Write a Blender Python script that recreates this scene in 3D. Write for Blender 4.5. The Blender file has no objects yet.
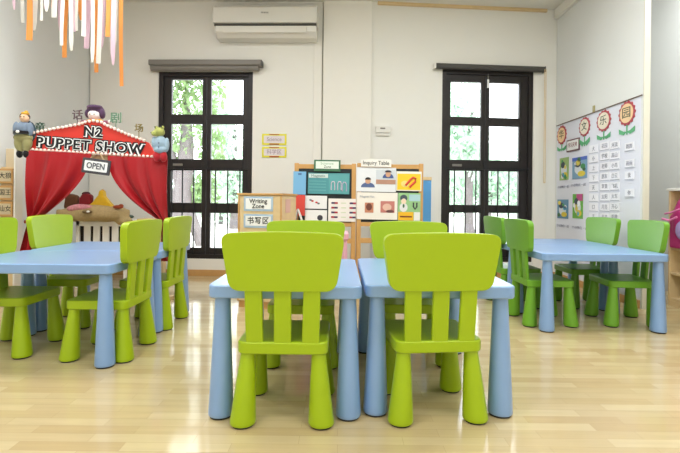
import bpy, bmesh, math, random
from mathutils import Vector, Matrix, Euler
R = math.radians
random.seed(7)
SC = bpy.context.scene
COL = SC.collection

# ------------------------------------------------------------------ camera, world, lights, exposure
F = 453.0                    # focal length in pixels of the 680x453 frame
HC = 0.784                    # eye height
HZ = 200.6                   # row of the horizon
ROLL = R(0.6)
cam_d = bpy.data.cameras.new('camera'); cam = bpy.data.objects.new('camera', cam_d); COL.objects.link(cam)
cam.location = (0, 0, HC)
cam.matrix_world = Matrix.Translation((0, 0, HC)) @ Matrix.Rotation(R(90), 4, 'X') @ Matrix.Rotation(ROLL, 4, 'Z')
cam_d.sensor_width = 36; cam_d.lens = F / 680 * 36; cam_d.shift_y = -(226.5 - HZ) / 680
cam_d.clip_start = 0.05; cam_d.clip_end = 200
SC.camera = cam
w = bpy.data.worlds.new('world'); SC.world = w; w.use_nodes = True
bg = w.node_tree.nodes['Background']; bg.inputs[0].default_value = (0.90, 0.95, 1.0, 1); bg.inputs[1].default_value = 6.0
SC.view_settings.view_transform = 'Standard'; SC.view_settings.look = 'None'
SC.view_settings.gamma = 1; SC.view_settings.use_curve_mapping = False
SC.view_settings.exposure = -0.19
def area(name, loc, rot, sx, sy, power, col=(1, 1, 1)):
    d = bpy.data.lights.new(name, 'AREA'); d.shape = 'RECTANGLE'; d.size = sx; d.size_y = sy; d.energy = power; d.color = col
    o = bpy.data.objects.new(name, d); COL.objects.link(o); o.location = loc; o.rotation_euler = rot; return o
for i, (x, y, p) in enumerate([(-1.3, -1.2, 24), (1.3, -1.2, 24), (-1.3, 0.7, 33), (1.3, 0.7, 33), (-1.55, 2.6, 44), (1.2, 2.5, 38)]):
    area('ceiling_lamp', (x, y, 2.77), (0, 0, 0), 1.3, 0.5, p, (0.97, 0.985, 1.0))
area('alcove_fill_light', (2.62, 3.2, 2.77), (0, 0, 0), 0.4, 0.9, 18, (0.97, 0.985, 1.0))  # added fill that brightens the dark alcove wall and shelf
area('rear_fill_light', (0, -2.5, 1.5), (R(90), 0, 0), 4.2, 1.8, 13, (1.0, 0.99, 0.97))  # added unseen fill behind the camera for the chair backs, no window there
for x, y0 in ((-1.40, 4.85), (1.68, 4.95)):
    area('daylight_window', (x, y0, 1.1), (R(-90), 0, 0), 0.85, 1.8, 12, (0.93, 0.97, 1.0))
sd = bpy.data.lights.new('sun', 'SUN'); sd.energy = 2.5; sd.angle = R(2); sun = bpy.data.objects.new('sun', sd); COL.objects.link(sun)
sun.rotation_euler = (R(42), R(12), R(0))

# ------------------------------------------------------------------ helpers
CA, SA = math.cos(ROLL), math.sin(ROLL)
def P(px, py, Y):
    dx = (px - 340) * CA + (py - HZ) * SA; dz = (px - 340) * SA - (py - HZ) * CA
    return Vector((dx * Y / F, Y, HC + dz * Y / F))
def S2L(c):
    return tuple(((v / 255 / 12.92) if v / 255 <= 0.04045 else ((v / 255 + 0.055) / 1.055) ** 2.4) for v in c) + (1,)
MATS = {}
def mat(name, rgb, rough=0.5, spec=0.5, var=0.04, scale=12, bump=0.0, bscale=200, coat=0.0, sheen=0.0, sub=0.0, metal=0.0, trans=0.0):
    if name in MATS: return MATS[name]
    m = bpy.data.materials.new(name); m.use_nodes = True; nt = m.node_tree; b = nt.nodes['Principled BSDF']
    col = S2L(rgb)
    tc = nt.nodes.new('ShaderNodeTexCoord'); nz = nt.nodes.new('ShaderNodeTexNoise'); nz.inputs['Scale'].default_value = scale; nz.inputs['Detail'].default_value = 4
    nt.links.new(tc.outputs['Object'], nz.inputs['Vector'])
    mx = nt.nodes.new('ShaderNodeMix'); mx.data_type = 'RGBA'
    mx.inputs[6].default_value = tuple(max(0, c * (1 - var)) for c in col[:3]) + (1,)
    mx.inputs[7].default_value = tuple(min(1, c * (1 + var)) for c in col[:3]) + (1,)
    nt.links.new(nz.outputs['Fac'], mx.inputs[0]); nt.links.new(mx.outputs[2], b.inputs['Base Color'])
    b.inputs['Roughness'].default_value = rough; b.inputs['Specular IOR Level'].default_value = spec
    b.inputs['Coat Weight'].default_value = coat; b.inputs['Coat Roughness'].default_value = 0.15
    b.inputs['Sheen Weight'].default_value = sheen; b.inputs['Metallic'].default_value = metal
    if bump > 0:
        n2 = nt.nodes.new('ShaderNodeTexNoise'); n2.inputs['Scale'].default_value = bscale; n2.inputs['Detail'].default_value = 3
        bp = nt.nodes.new('ShaderNodeBump'); bp.inputs['Strength'].default_value = bump; bp.inputs['Distance'].default_value = 0.002
        nt.links.new(tc.outputs['Object'], n2.inputs['Vector']); nt.links.new(n2.outputs['Fac'], bp.inputs['Height']); nt.links.new(bp.outputs[0], b.inputs['Normal'])
    if trans > 0:
        tr = nt.nodes.new('ShaderNodeBsdfTranslucent'); nt.links.new(mx.outputs[2], tr.inputs[0])
        ms = nt.nodes.new('ShaderNodeMixShader'); ms.inputs[0].default_value = trans
        nt.links.new(b.outputs[0], ms.inputs[1]); nt.links.new(tr.outputs[0], ms.inputs[2])
        nt.links.new(ms.outputs[0], nt.nodes['Material Output'].inputs[0])
    MATS[name] = m; return m
def rmat(rgb, rough=0.6, **k):
    return mat('paint_%d_%d_%d' % tuple(rgb), rgb, rough, **k)

class MB:
    def __init__(s): s.bm = bmesh.new()
    def _add(s, verts, faces, M=None):
        vs = [s.bm.verts.new((M @ Vector(v)) if M else v) for v in verts]
        for f in faces:
            try: s.bm.faces.new([vs[i] for i in f])
            except ValueError: pass
        return s
    def box(s, x0, x1, y0, y1, z0, z1, M=None):
        v = [(x, y, z) for z in (z0, z1) for y in (y0, y1) for x in (x0, x1)]
        return s._add(v, [(0, 2, 3, 1), (4, 5, 7, 6), (0, 1, 5, 4), (2, 6, 7, 3), (0, 4, 6, 2), (1, 3, 7, 5)], M)
    def prism(s, pts, y0, y1, M=None):        # outline in x,z (counter-clockwise seen from -y)
        n = len(pts); v = [(x, y0, z) for x, z in pts] + [(x, y1, z) for x, z in pts]
        f = [tuple(range(n)), tuple(range(2 * n - 1, n - 1, -1))] + [(i, i + n, (i + 1) % n + n, (i + 1) % n) for i in range(n)]
        return s._add(v, f, M)
    def zprism(s, pts, z0, z1, M=None):
        n = len(pts); v = [(x, y, z0) for x, y in pts] + [(x, y, z1) for x, y in pts]
        f = [tuple(range(n - 1, -1, -1)), tuple(range(n, 2 * n))] + [(i, (i + 1) % n, (i + 1) % n + n, i + n) for i in range(n)]
        return s._add(v, f, M)
    def loft(s, rings, close=True, cap=True):
        n = len(rings[0]); base = []
        v = [p for r in rings for p in r]; f = []
        for k in range(len(rings) - 1):
            for i in range(n if close else n - 1):
                a = k * n + i; b = k * n + (i + 1) % n; f.append((a, b, b + n, a + n))
        if cap: f += [tuple(range(n - 1, -1, -1)), tuple(range((len(rings) - 1) * n, len(rings) * n))]
        return s._add(v, f)
    def cone(s, p0, p1, prof, seg=28):        # prof: list of (t, radius) from p0 to p1
        p0 = Vector(p0); p1 = Vector(p1)
        d = (p1 - p0).normalized(); a = d.orthogonal().normalized(); b = d.cross(a)
        if abs(d.z) > 0.9: a = Vector((1, 0, 0)); b = Vector((0, 1, 0)); 
        rings = []
        for t, r in prof:
            c = p0.lerp(p1, t); rings.append([c + (a * math.cos(q) + b * math.sin(q)) * r for q in [2 * math.pi * i / seg for i in range(seg)]])
        return s.loft(rings)
    def tube(s, path, r, seg=8):
        path = [Vector(p) for p in path]; rings = []
        for i, p in enumerate(path):
            d = (path[min(i + 1, len(path) - 1)] - path[max(i - 1, 0)]).normalized()
            a = d.cross(Vector((0, 0, 1))); a = a.normalized() if a.length > 1e-4 else Vector((1, 0, 0)); b = d.cross(a)
            rr = r[i] if isinstance(r, (list, tuple)) else r
            rings.append([p + (a * math.cos(q) + b * math.sin(q)) * rr for q in [2 * math.pi * k / seg for k in range(seg)]])
        return s.loft(rings)
    def ball(s, c, r, M=None, seg=16):
        r = r if isinstance(r, (tuple, list)) else (r, r, r)
        T = Matrix.Translation(c) @ (M if M else Matrix.Identity(4)) @ Matrix.Diagonal((r[0], r[1], r[2], 1))
        bmesh.ops.create_uvsphere(s.bm, u_segments=seg, v_segments=max(6, seg * 2 // 3), radius=1, matrix=T); return s
    def done(s, name, m, parent=None, bevel=0, seg=2, smooth=40, remesh=0, loc=None, rz=None):
        bmesh.ops.recalc_face_normals(s.bm, faces=s.bm.faces)
        me = bpy.data.meshes.new(name); s.bm.to_mesh(me); s.bm.free()
        o = bpy.data.objects.new(name, me); COL.objects.link(o); me.materials.append(m)
        if smooth:
            me.polygons.foreach_set('use_smooth', [True] * len(me.polygons)); me.set_sharp_from_angle(angle=R(smooth))
        if remesh:
            q = o.modifiers.new('remesh', 'REMESH'); q.mode = 'VOXEL'; q.voxel_size = remesh; q.use_smooth_shade = True
            q = o.modifiers.new('smooth', 'SMOOTH'); q.iterations = 4
        if bevel:
            q = o.modifiers.new('bevel', 'BEVEL'); q.width = bevel; q.segments = seg; q.limit_method = 'ANGLE'; q.angle_limit = R(35); q.harden_normals = True
        if parent: o.parent = parent
        if loc is not None: o.location = loc
        if rz is not None: o.rotation_euler = (0, 0, rz)
        return o
def rrect(w, h, r, n=6, cx=0, cz=0):          # rounded rectangle outline
    pts = []
    for sx, sz, a0 in ((1, -1, -90), (1, 1, 0), (-1, 1, 90), (-1, -1, 180)):
        for k in range(n + 1):
            a = R(a0 + 90 * k / n); pts.append((cx + sx * (w / 2 - r) + r * math.cos(a), cz + sz * (h / 2 - r) + r * math.sin(a)))
    return pts
def disc(cx, cz, rx, rz, n=20, a0=0, a1=360):
    return [(cx + rx * math.cos(R(a0 + (a1 - a0) * i / n)), cz + rz * math.sin(R(a0 + (a1 - a0) * i / n))) for i in range(n if a1 - a0 == 360 else n + 1)]
def empty(name, loc=(0, 0, 0), rz=0, ry=0):
    o = bpy.data.objects.new(name, None); COL.objects.link(o); o.location = loc; o.rotation_euler = (0, ry, rz); o.empty_display_size = 0.1; return o
def tag(o, label, cat, group=None, kind=None):
    o['label'] = label; o['category'] = cat
    if group: o['group'] = group
    if kind: o['kind'] = kind
    return o
def struct(o): o['kind'] = 'structure'; return o
KIDS = {}
def copy_tree(o, parent=None):
    c = o.copy(); COL.objects.link(c); c.parent = parent
    for ch in [x for x in COL.objects if x.parent == o]: copy_tree(ch, c)
    return c
_dg = None
TXT = {}
def text(body, size, name, m, parent=None, loc=(0, 0, 0), ext=0.0006, off=0.0, ry=0, w=None, sp=1.0):
    cu = bpy.data.curves.new('t', 'FONT'); cu.body = body; cu.size = size; cu.align_x = 'CENTER'; cu.align_y = 'CENTER'; cu.extrude = ext; cu.offset = off; cu.resolution_u = 3; cu.space_character = sp
    t = bpy.data.objects.new('t', cu); COL.objects.link(t); bpy.context.view_layer.update()
    me = bpy.data.meshes.new_from_object(t.evaluated_get(bpy.context.evaluated_depsgraph_get()))
    bpy.data.objects.remove(t); bpy.data.curves.remove(cu)
    me.transform(Matrix.Rotation(R(90), 4, 'X'))
    if w:
        xs = [v.co.x for v in me.vertices]; cw = max(xs) - min(xs)
        me.transform(Matrix.Diagonal((w / cw, 1, 1, 1)))
    me.materials.clear(); me.materials.append(m)
    o = bpy.data.objects.new(name, me); COL.objects.link(o); o.location = loc; o.rotation_euler = (0, ry, 0)
    if parent: o.parent = parent
    return o

# ------------------------------------------------------------------ materials
M_blue = mat('blue_plastic', (126, 165, 216), 0.42, 0.6, 0.02, bump=0.04, bscale=500, coat=0.7)
M_blue.node_tree.nodes['Principled BSDF'].inputs['Coat IOR'].default_value = 1.65
M_blue.node_tree.nodes['Principled BSDF'].inputs['Coat Roughness'].default_value = 0.30
M_green = mat('lime_plastic', (160, 188, 10), 0.36, 0.5, 0.03, bump=0.10, bscale=450)
M_green2 = mat('leaf_green_plastic', (110, 168, 42), 0.38, 0.5, 0.03, bump=0.10, bscale=450)
M_glide = mat('dark_rubber', (40, 42, 44), 0.6)
M_wall = mat('wall_paint', (236, 235, 228), 0.85, 0.2, 0.015, 3, bump=0.05, bscale=90)
M_walll = mat('wall_paint_side', (230, 232, 230), 0.85, 0.2, 0.015, 3, bump=0.05, bscale=90)
M_white = mat('white_paint', (236, 234, 226), 0.6, 0.3, 0.015)
M_ceil = mat('ceiling_paint', (232, 230, 222), 0.9, 0.2, 0.01)
M_frame = mat('dark_timber_frame', (34, 29, 28), 0.45, 0.4, 0.15, 20)
M_iron = mat('black_iron', (28, 28, 30), 0.5, 0.4)
M_wood = mat('pine_wood', (202, 156, 96), 0.5, 0.4, 0.12, 18)
M_wood2 = mat('pale_wood', (222, 196, 150), 0.5, 0.4, 0.1, 18)
M_orange = mat('orange_crepe', (234, 164, 92), 0.85, 0.1, trans=0.35)
M_pink = mat('pink_crepe', (226, 198, 210), 0.85, 0.1, trans=0.35)
M_wcrepe = mat('white_crepe', (230, 228, 220), 0.85, 0.1, trans=0.35)
M_red = mat('red_satin', (158, 9, 20), 0.42, 0.3, 0.08, 6, sheen=0.1)
M_paper = mat('white_paper', (238, 238, 236), 0.7, 0.2, 0.01)
M_ink = mat('black_ink', (35, 35, 38), 0.7, 0.2)
M_grey = mat('grey_metal', (128, 124, 118), 0.5, 0.4, 0.02)
M_dgrey = mat('dark_grey_tube', (72, 70, 66), 0.5, 0.4, 0.02)
M_cream = mat('cream_plastic', (226, 224, 216), 0.45, 0.4, 0.01)
M_board = mat('chalkboard', (52, 58, 60), 0.7, 0.2, 0.1)
M_burlap = mat('burlap', (178, 156, 112), 0.95, 0.1, 0.25, 60, bump=0.6, bscale=250)

def floor_mat():
    m = bpy.data.materials.new('maple_laminate'); m.use_nodes = True; nt = m.node_tree; b = nt.nodes['Principled BSDF']; L = nt.links
    tc = nt.nodes.new('ShaderNodeTexCoord')
    br = nt.nodes.new('ShaderNodeTexBrick'); br.offset = 0.37; br.offset_frequency = 2; br.squash = 1
    br.inputs['Scale'].default_value = 1; br.inputs['Brick Width'].default_value = 0.34; br.inputs['Row Height'].default_value = 0.052
    br.inputs['Mortar Size'].default_value = 0.0006; br.inputs['Mortar Smooth'].default_value = 0.2
    br.inputs['Color1'].default_value = S2L((208, 190, 146)); br.inputs['Color2'].default_value = S2L((192, 168, 122)); br.inputs['Mortar'].default_value = S2L((176, 150, 108))
    L.new(tc.outputs['Object'], br.inputs['Vector'])
    mp = nt.nodes.new('ShaderNodeMapping'); mp.inputs['Scale'].default_value = (3, 40, 1); L.new(tc.outputs['Object'], mp.inputs[0])
    nz = nt.nodes.new('ShaderNodeTexNoise'); nz.inputs['Scale'].default_value = 1; nz.inputs['Detail'].default_value = 6; nz.inputs['Roughness'].default_value = 0.6; L.new(mp.outputs[0], nz.inputs[0])
    mr = nt.nodes.new('ShaderNodeMapRange'); mr.inputs[1].default_value = 0.3; mr.inputs[2].default_value = 0.7; mr.inputs[3].default_value = 0.93; mr.inputs[4].default_value = 1.05; L.new(nz.outputs[0], mr.inputs[0])
    mx = nt.nodes.new('ShaderNodeMix'); mx.data_type = 'RGBA'; mx.blend_type = 'MULTIPLY'; mx.inputs[0].default_value = 1
    L.new(br.outputs[0], mx.inputs[6]); L.new(mr.outputs[0], mx.inputs[7]); L.new(mx.outputs[2], b.inputs['Base Color'])
    b.inputs['Roughness'].default_value = 0.5; b.inputs['Specular IOR Level'].default_value = 0.3
    b.inputs['Coat Weight'].default_value = 0.8; b.inputs['Coat Roughness'].default_value = 0.10; b.inputs['Coat IOR'].default_value = 1.5
    return m
M_floor = floor_mat()
def glass_mat():
    m = bpy.data.materials.new('window_glass'); m.use_nodes = True; nt = m.node_tree; nt.nodes.remove(nt.nodes['Principled BSDF'])
    t = nt.nodes.new('ShaderNodeBsdfTransparent'); g = nt.nodes.new('ShaderNodeBsdfGlossy'); g.inputs['Roughness'].default_value = 0.02
    fr = nt.nodes.new('ShaderNodeFresnel'); fr.inputs[0].default_value = 1.45; ms = nt.nodes.new('ShaderNodeMixShader')
    nt.links.new(fr.outputs[0], ms.inputs[0]); nt.links.new(t.outputs[0], ms.inputs[1]); nt.links.new(g.outputs[0], ms.inputs[2]); nt.links.new(ms.outputs[0], nt.nodes['Material Output'].inputs[0])
    return m
M_glass = glass_mat()

# ------------------------------------------------------------------ room shell
CEIL = 2.80
B = Vector((0.30, 4.59, 0)); AL, AR = math.atan(-0.030), math.atan(0.08)
DIRS = {'L': Vector((math.cos(AL), math.sin(AL), 0)), 'R': Vector((math.cos(AR), math.sin(AR), 0))}
ANG = {'L': AL, 'R': AR}
def wl(px, py, side):                         # point of a back wall seen at a pixel, as (u along wall, z)
    d = P(px, py, 1.0) - Vector((0, 0, HC)); u = DIRS[side]; n = Vector((-u.y, u.x, 0))
    t = n.dot(B) / n.dot(d); q = Vector((0, 0, HC)) + d * t
    return (q - B).dot(u), q.z
def wp(u, z, side, off=0.0):                  # back to the room, off metres in front of the wall
    d = DIRS[side]; n = Vector((-d.y, d.x, 0)); q = B + d * u - n * off; q.z = z; return q
struct(MB().box(-3.2, 3.6, -2.6, 5.1, -0.1, 0).done('floor', M_floor, smooth=0))
struct(MB().box(-3.2, 3.6, -2.6, 5.1, CEIL, CEIL + 0.1).done('ceiling', M_ceil, smooth=0))
struct(MB().box(-3.2, 3.6, -2.7, -2.6, 0, CEIL).done('wall_front', M_wall, smooth=0))
# left wall, slightly toed out
cl = wp(wl(89.5, 120, 'L')[0], 0, 'L')
struct(MB().zprism([(cl.x, cl.y + 0.15), (cl.x - 0.15, cl.y + 0.15), (-3.15, -2.6), (-3.0, -2.6)], 0, CEIL).done('wall_left', M_walll, smooth=0))
XR = 2.254; YR0 = 3.37
cr = wp(wl(555, 120, 'R')[0], 0, 'R')
struct(MB().box(XR, XR + 0.036, YR0, 4.74, 0, CEIL).done('wall_right', M_walll, smooth=0))
struct(MB().box(2.95, 3.05, -2.6, 4.95, 0, CEIL).done('wall_alcove', M_walll, smooth=0))

def back_wall(name, side, u0, u1, win):
    wu0, wu1, z0, z1 = win; b = MB(); T = 0.16
    for x0, x1, a, c in ((u0, wu0, 0, CEIL), (wu1, u1, 0, CEIL), (wu0, wu1, 0, z0), (wu0, wu1, z1, CEIL)): b.box(x0, x1, 0, T, a, c)
    return struct(b.done(name, M_wall, loc=B, rz=ANG[side], smooth=0))
def win_rect(side, x0, y0, x1, y1):
    a = wl(x0, (y0 + y1) / 2, side); b_ = wl(x1, (y0 + y1) / 2, side); xm = (x0 + x1) / 2
    return a[0], b_[0], wl(xm, y1, side)[1], wl(xm, y0, side)[1]
W1 = win_rect('L', 158, 72, 252, 258.7); W2 = win_rect('R', 441.5, 70.5, 532.5, 262)
uL = wl(89.5, 150, 'L')[0]; uR = wl(555.3, 150, 'R')[0]
back_wall('wall_back', 'L', uL, 0.0, W1)
back_wall('wall_back_right', 'R', 0.0, 2.66, W2)

def window(name, side, W, cols, rows, bars, mid):
    """cols: pixel x ranges of the panes, rows: pixel y ranges, bars: pixel x of iron bars, mid: pixel y of the middle rail"""
    u0, u1, z0, z1 = W; xm = 205 if side == 'L' else 487
    root = struct(empty(name, B, ANG[side]))
    cs = [(wl(a, 150, side)[0], wl(b_, 150, side)[0]) for a, b_ in cols]; rs = [(wl(xm, b_, side)[1], wl(xm, a, side)[1]) for a, b_ in rows]
    t = 0.045
    MB().box(u0, u0 + t, 0.0, 0.10, z0, z1).box(u1 - t, u1, 0.0, 0.10, z0, z1).box(u0 + t, u1 - t, 0.0, 0.10, z1 - t, z1).box(u0 + t, u1 - t, 0.0, 0.10, z0, z0 + t).done('window_frame', M_frame, root, bevel=0.003)
    um = (cs[0][1] + cs[1][0]) / 2
    for k, (c0, c1) in enumerate(cs):         # two casement leaves
        a, b_ = (u0 + t + 0.002, um - 0.002) if k == 0 else (um + 0.002, u1 - t - 0.002)
        s = MB(); y0, y1 = 0.022, 0.062; zb, zt = z0 + t, z1 - t
        s.box(a, c0, y0, y1, zb, zt).box(c1, b_, y0, y1, zb, zt)
        lv = [zb] + [v for r in reversed(rs) for v in r] + [zt]
        for q in range(0, len(lv), 2): s.box(c0, c1, y0, y1, lv[q], lv[q + 1])
        sash = s.done('sash', M_frame, root, bevel=0.003)
        MB().box(c0 - 0.005, c1 + 0.005, 0.040, 0.045, zb + 0.02, zt - 0.02).done('pane', M_glass, sash, smooth=0)
        zm = wl(xm, mid, side)[1]
    zt2 = wl(xm, rows[2][0] - 2, side)[1]
    for bx in bars:
        ub = wl(bx, 200, side)[0]; MB().box(ub - 0.006, ub + 0.006, 0.004, 0.016, z0 + 0.03, zt2).done('security_bar', M_iron, root, smooth=0)
    MB().box(u0 + 0.01, u1 - 0.01, -0.002, 0.018, zt2 - 0.006, zt2 + 0.008).done('bar_rail', M_iron, root, smooth=0)
    MB().box(um - 0.018, um + 0.018, 0.008, 0.022, zm - 0.05, zm + 0.05).done('latch', M_iron, root, bevel=0.003)
    q = wl(cols[0][0] + 2, rows[2][0] - 6, side)
    MB().box(q[0], q[0] + 0.10, 0.012, 0.022, q[1] - 0.012, q[1] + 0.012).done('maker_plate', M_grey, root, bevel=0.002)
    return root
window('window_1', 'L', W1, [(170.3, 201.2), (210, 242)], [(79, 114), (123.7, 159), (170.5, 203), (213, 248)], [171.5, 182, 193.3, 215, 227.3, 239.5], 164)
window('window_2', 'R', W2, [(450.8, 481.6), (490, 520)], [(82, 117), (125.7, 160), (171, 205), (213, 249)], [454.5, 465.5, 476, 498, 509], 165)
# white reveals / architraves, skirting and mouldings
def wall_trim(name, side, px0, px1, y0, y1, m, d=0.012):
    u0 = wl(px0, 150, side)[0]; u1 = wl(px1, 150, side)[0]
    return struct(MB().box(u0, u1, -d, 0, y0, y1).done(name, m, loc=B, rz=ANG[side], bevel=0.002))
wall_trim('trim_1', 'L', 148, 157.9, 0.10, W1[3] + 0.01, M_white)
wall_trim('trim_2', 'R', 533, 545.5, 0.10, W2[3] + 0.01, M_white)
struct(MB().box(uL, 0, -0.014, 0, 0, 0.062).done('baseboard_back', M_wood, loc=B, rz=AL, bevel=0.003))
struct(MB().box(0.0, uR, -0.014, 0, 0, 0.062).done('baseboard_back_right', M_wood, loc=B, rz=AR, bevel=0.003))
# shallow pier between the two wall bays
a0 = wl(323.2, 100, 'L')[0]; a1 = wl(371.2, 100, 'R')[0]
pl = wp(a0, 0, 'L'); pr = wp(a1, 0, 'R')
struct(MB().zprism([(pl.x, pl.y + 0.02), (pl.x, pl.y - 0.03), (pr.x, pr.y - 0.03), (pr.x, pr.y + 0.02)], 0, CEIL).done('trim_3', M_white, bevel=0.002))
q0 = wl(313.6, 110, 'L')[0]; q1 = wl(322, 110, 'L')[0]
struct(MB().box(q0, q1 - 0.006, -0.012, 0, 0.06, wl(315, 40, 'L')[1]).done('trim_4', M_white, loc=B, rz=AL, bevel=0.002))
struct(MB().box(q1 - 0.002, q1 + 0.005, -0.004, 0, 0.06, CEIL).done('trim_5', mat('joint_shadow', (150, 146, 134), 0.8), loc=B, rz=AL, smooth=0))  # joint strip beside the pier, its gap shadow put into the colour
# cover strip along the near edge of the right wall and its top moulding
struct(MB().box(XR - 0.004, XR + 0.042, YR0 - 0.006, YR0 + 0.004, 0, CEIL).done('trim_6', mat('pale_beige_edge', (222, 219, 204), 0.6), bevel=0.001))
struct(MB().box(XR - 0.04, XR, YR0, cr.y - 0.02, CEIL - 0.10, CEIL).done('trim_7', M_white, bevel=0.004))
struct(MB().box(XR - 0.012, XR, YR0 + 0.02, cr.y - 0.02, 0, 0.062).done('baseboard_right', M_wood, bevel=0.003))
struct(MB().box(0, 1.78, -0.03, 0, CEIL - 0.03, CEIL).done('trim_8', M_wood2, loc=wp(0.06, 0, 'R'), rz=AR, bevel=0.003))

# ------------------------------------------------------------------ outside
struct(MB().box(-30, 30, 5.1, 60, -0.35, -0.25).done('ground', mat('pale_paving', (226, 224, 214), 0.9, 0.1, 0.05, 1), smooth=0))
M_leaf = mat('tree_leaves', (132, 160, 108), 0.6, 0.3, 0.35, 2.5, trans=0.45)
M_leaf2 = mat('far_tree_leaves', (196, 218, 200), 0.6, 0.3, 0.2, 1.2, trans=0.45)  # leaf colour lightened to give an overexposed daylight look
M_bark = mat('pale_bark', (112, 106, 106), 0.9, 0.1, 0.3, 6, bump=0.5, bscale=12)
def tree(name_label, loc, trunk, crown, n, leaf, m):
    root = empty('tree', loc); tag(root, name_label, 'tree')
    MB().tube([Vector(p) for p in trunk[0]], trunk[1], 10).done('trunk', M_bark, root)
    for extra in trunk[2:]:
        MB().tube([Vector(p) for p in extra[0]], extra[1], 8).done('branch', M_bark, root)
    b = MB(); rnd = random.Random(n + int(loc[0] * 10))
    vs, fs = [], []
    for k in range(n):
        c, r = crown[rnd.randrange(len(crown))]
        v = Vector((rnd.gauss(0, 1), rnd.gauss(0, 1), rnd.gauss(0, 1))).normalized() * (rnd.random() ** 0.45)
        p = Vector(c) + Vector((v.x * r[0], v.y * r[1], v.z * r[2])); s = leaf * rnd.uniform(0.6, 1.3)
        E = Euler((rnd.uniform(0, 6.3), rnd.uniform(0, 6.3), rnd.uniform(0, 6.3))).to_matrix(); i0 = len(vs)
        for q in ((-1, 0, 0), (-0.1, -0.45, 0.1), (1, 0, 0), (-0.1, 0.45, 0.1)): vs.append(p + E @ (Vector(q) * s))
        fs.append((i0, i0 + 1, i0 + 2, i0 + 3))
    b._add(vs, fs); b.done('foliage', m, root, smooth=0)
    return root
tree('leafy tree with grey trunks seen through the left half of the left window', (-3.42, 10.0, -0.25),
     ([(-0.15, 0, 0), (-0.05, 0, 1.0), (0.02, 0, 2.2), (0.0, 0, 4.8)], [0.26, 0.19, 0.16, 0.12], ([(0.35, 0.1, 0.0), (0.1, 0.05, 0.7), (-0.15, 0, 1.4), (-0.4, -0.1, 2.6)], [0.12, 0.12, 0.10, 0.05]), ([(-0.42, 0, 0.0), (-0.25, 0, 1.0), (0.0, 0.1, 2.0)], [0.12, 0.09, 0.06])),
     [((-0.4, -0.2, 3.5), (0.5, 0.6, 0.8)), ((-0.55, 0.3, 2.3), (0.4, 0.5, 0.7)), ((0.45, 0.3, 2.3), (0.35, 0.5, 0.8)), ((0.42, 0.2, 3.5), (0.4, 0.6, 0.9)), ((0.3, 0.3, 1.2), (0.4, 0.4, 0.5)), ((0.0, -0.3, 3.0), (0.6, 0.3, 1.2)), ((0.0, -0.3, 4.0), (0.6, 0.3, 0.8))], 2300, 0.085, M_leaf)
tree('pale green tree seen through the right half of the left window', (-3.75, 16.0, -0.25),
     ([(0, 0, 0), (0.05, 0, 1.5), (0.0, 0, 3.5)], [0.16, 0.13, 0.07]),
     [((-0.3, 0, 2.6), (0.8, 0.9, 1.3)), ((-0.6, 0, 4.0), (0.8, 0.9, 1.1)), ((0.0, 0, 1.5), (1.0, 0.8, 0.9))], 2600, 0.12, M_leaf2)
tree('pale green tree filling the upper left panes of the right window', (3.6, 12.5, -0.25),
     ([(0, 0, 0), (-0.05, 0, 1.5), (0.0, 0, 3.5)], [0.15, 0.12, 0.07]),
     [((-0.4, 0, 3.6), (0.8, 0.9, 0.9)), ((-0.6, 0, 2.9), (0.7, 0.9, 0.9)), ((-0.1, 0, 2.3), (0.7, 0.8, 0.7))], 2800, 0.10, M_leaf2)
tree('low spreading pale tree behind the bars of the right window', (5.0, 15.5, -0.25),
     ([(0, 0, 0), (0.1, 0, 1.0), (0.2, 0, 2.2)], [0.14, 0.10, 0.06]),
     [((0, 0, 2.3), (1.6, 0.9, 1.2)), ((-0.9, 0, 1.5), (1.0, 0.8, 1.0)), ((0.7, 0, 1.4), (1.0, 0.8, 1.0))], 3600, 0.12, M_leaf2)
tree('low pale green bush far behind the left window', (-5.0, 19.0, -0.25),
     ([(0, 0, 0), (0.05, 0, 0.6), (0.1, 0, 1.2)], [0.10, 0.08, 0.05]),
     [((0, 0, 0.9), (1.9, 0.8, 0.8)), ((-1.2, 0, 1.3), (1.2, 0.8, 0.9)), ((1.0, 0, 1.2), (1.0, 0.8, 0.8))], 2600, 0.13, M_leaf2)

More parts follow.
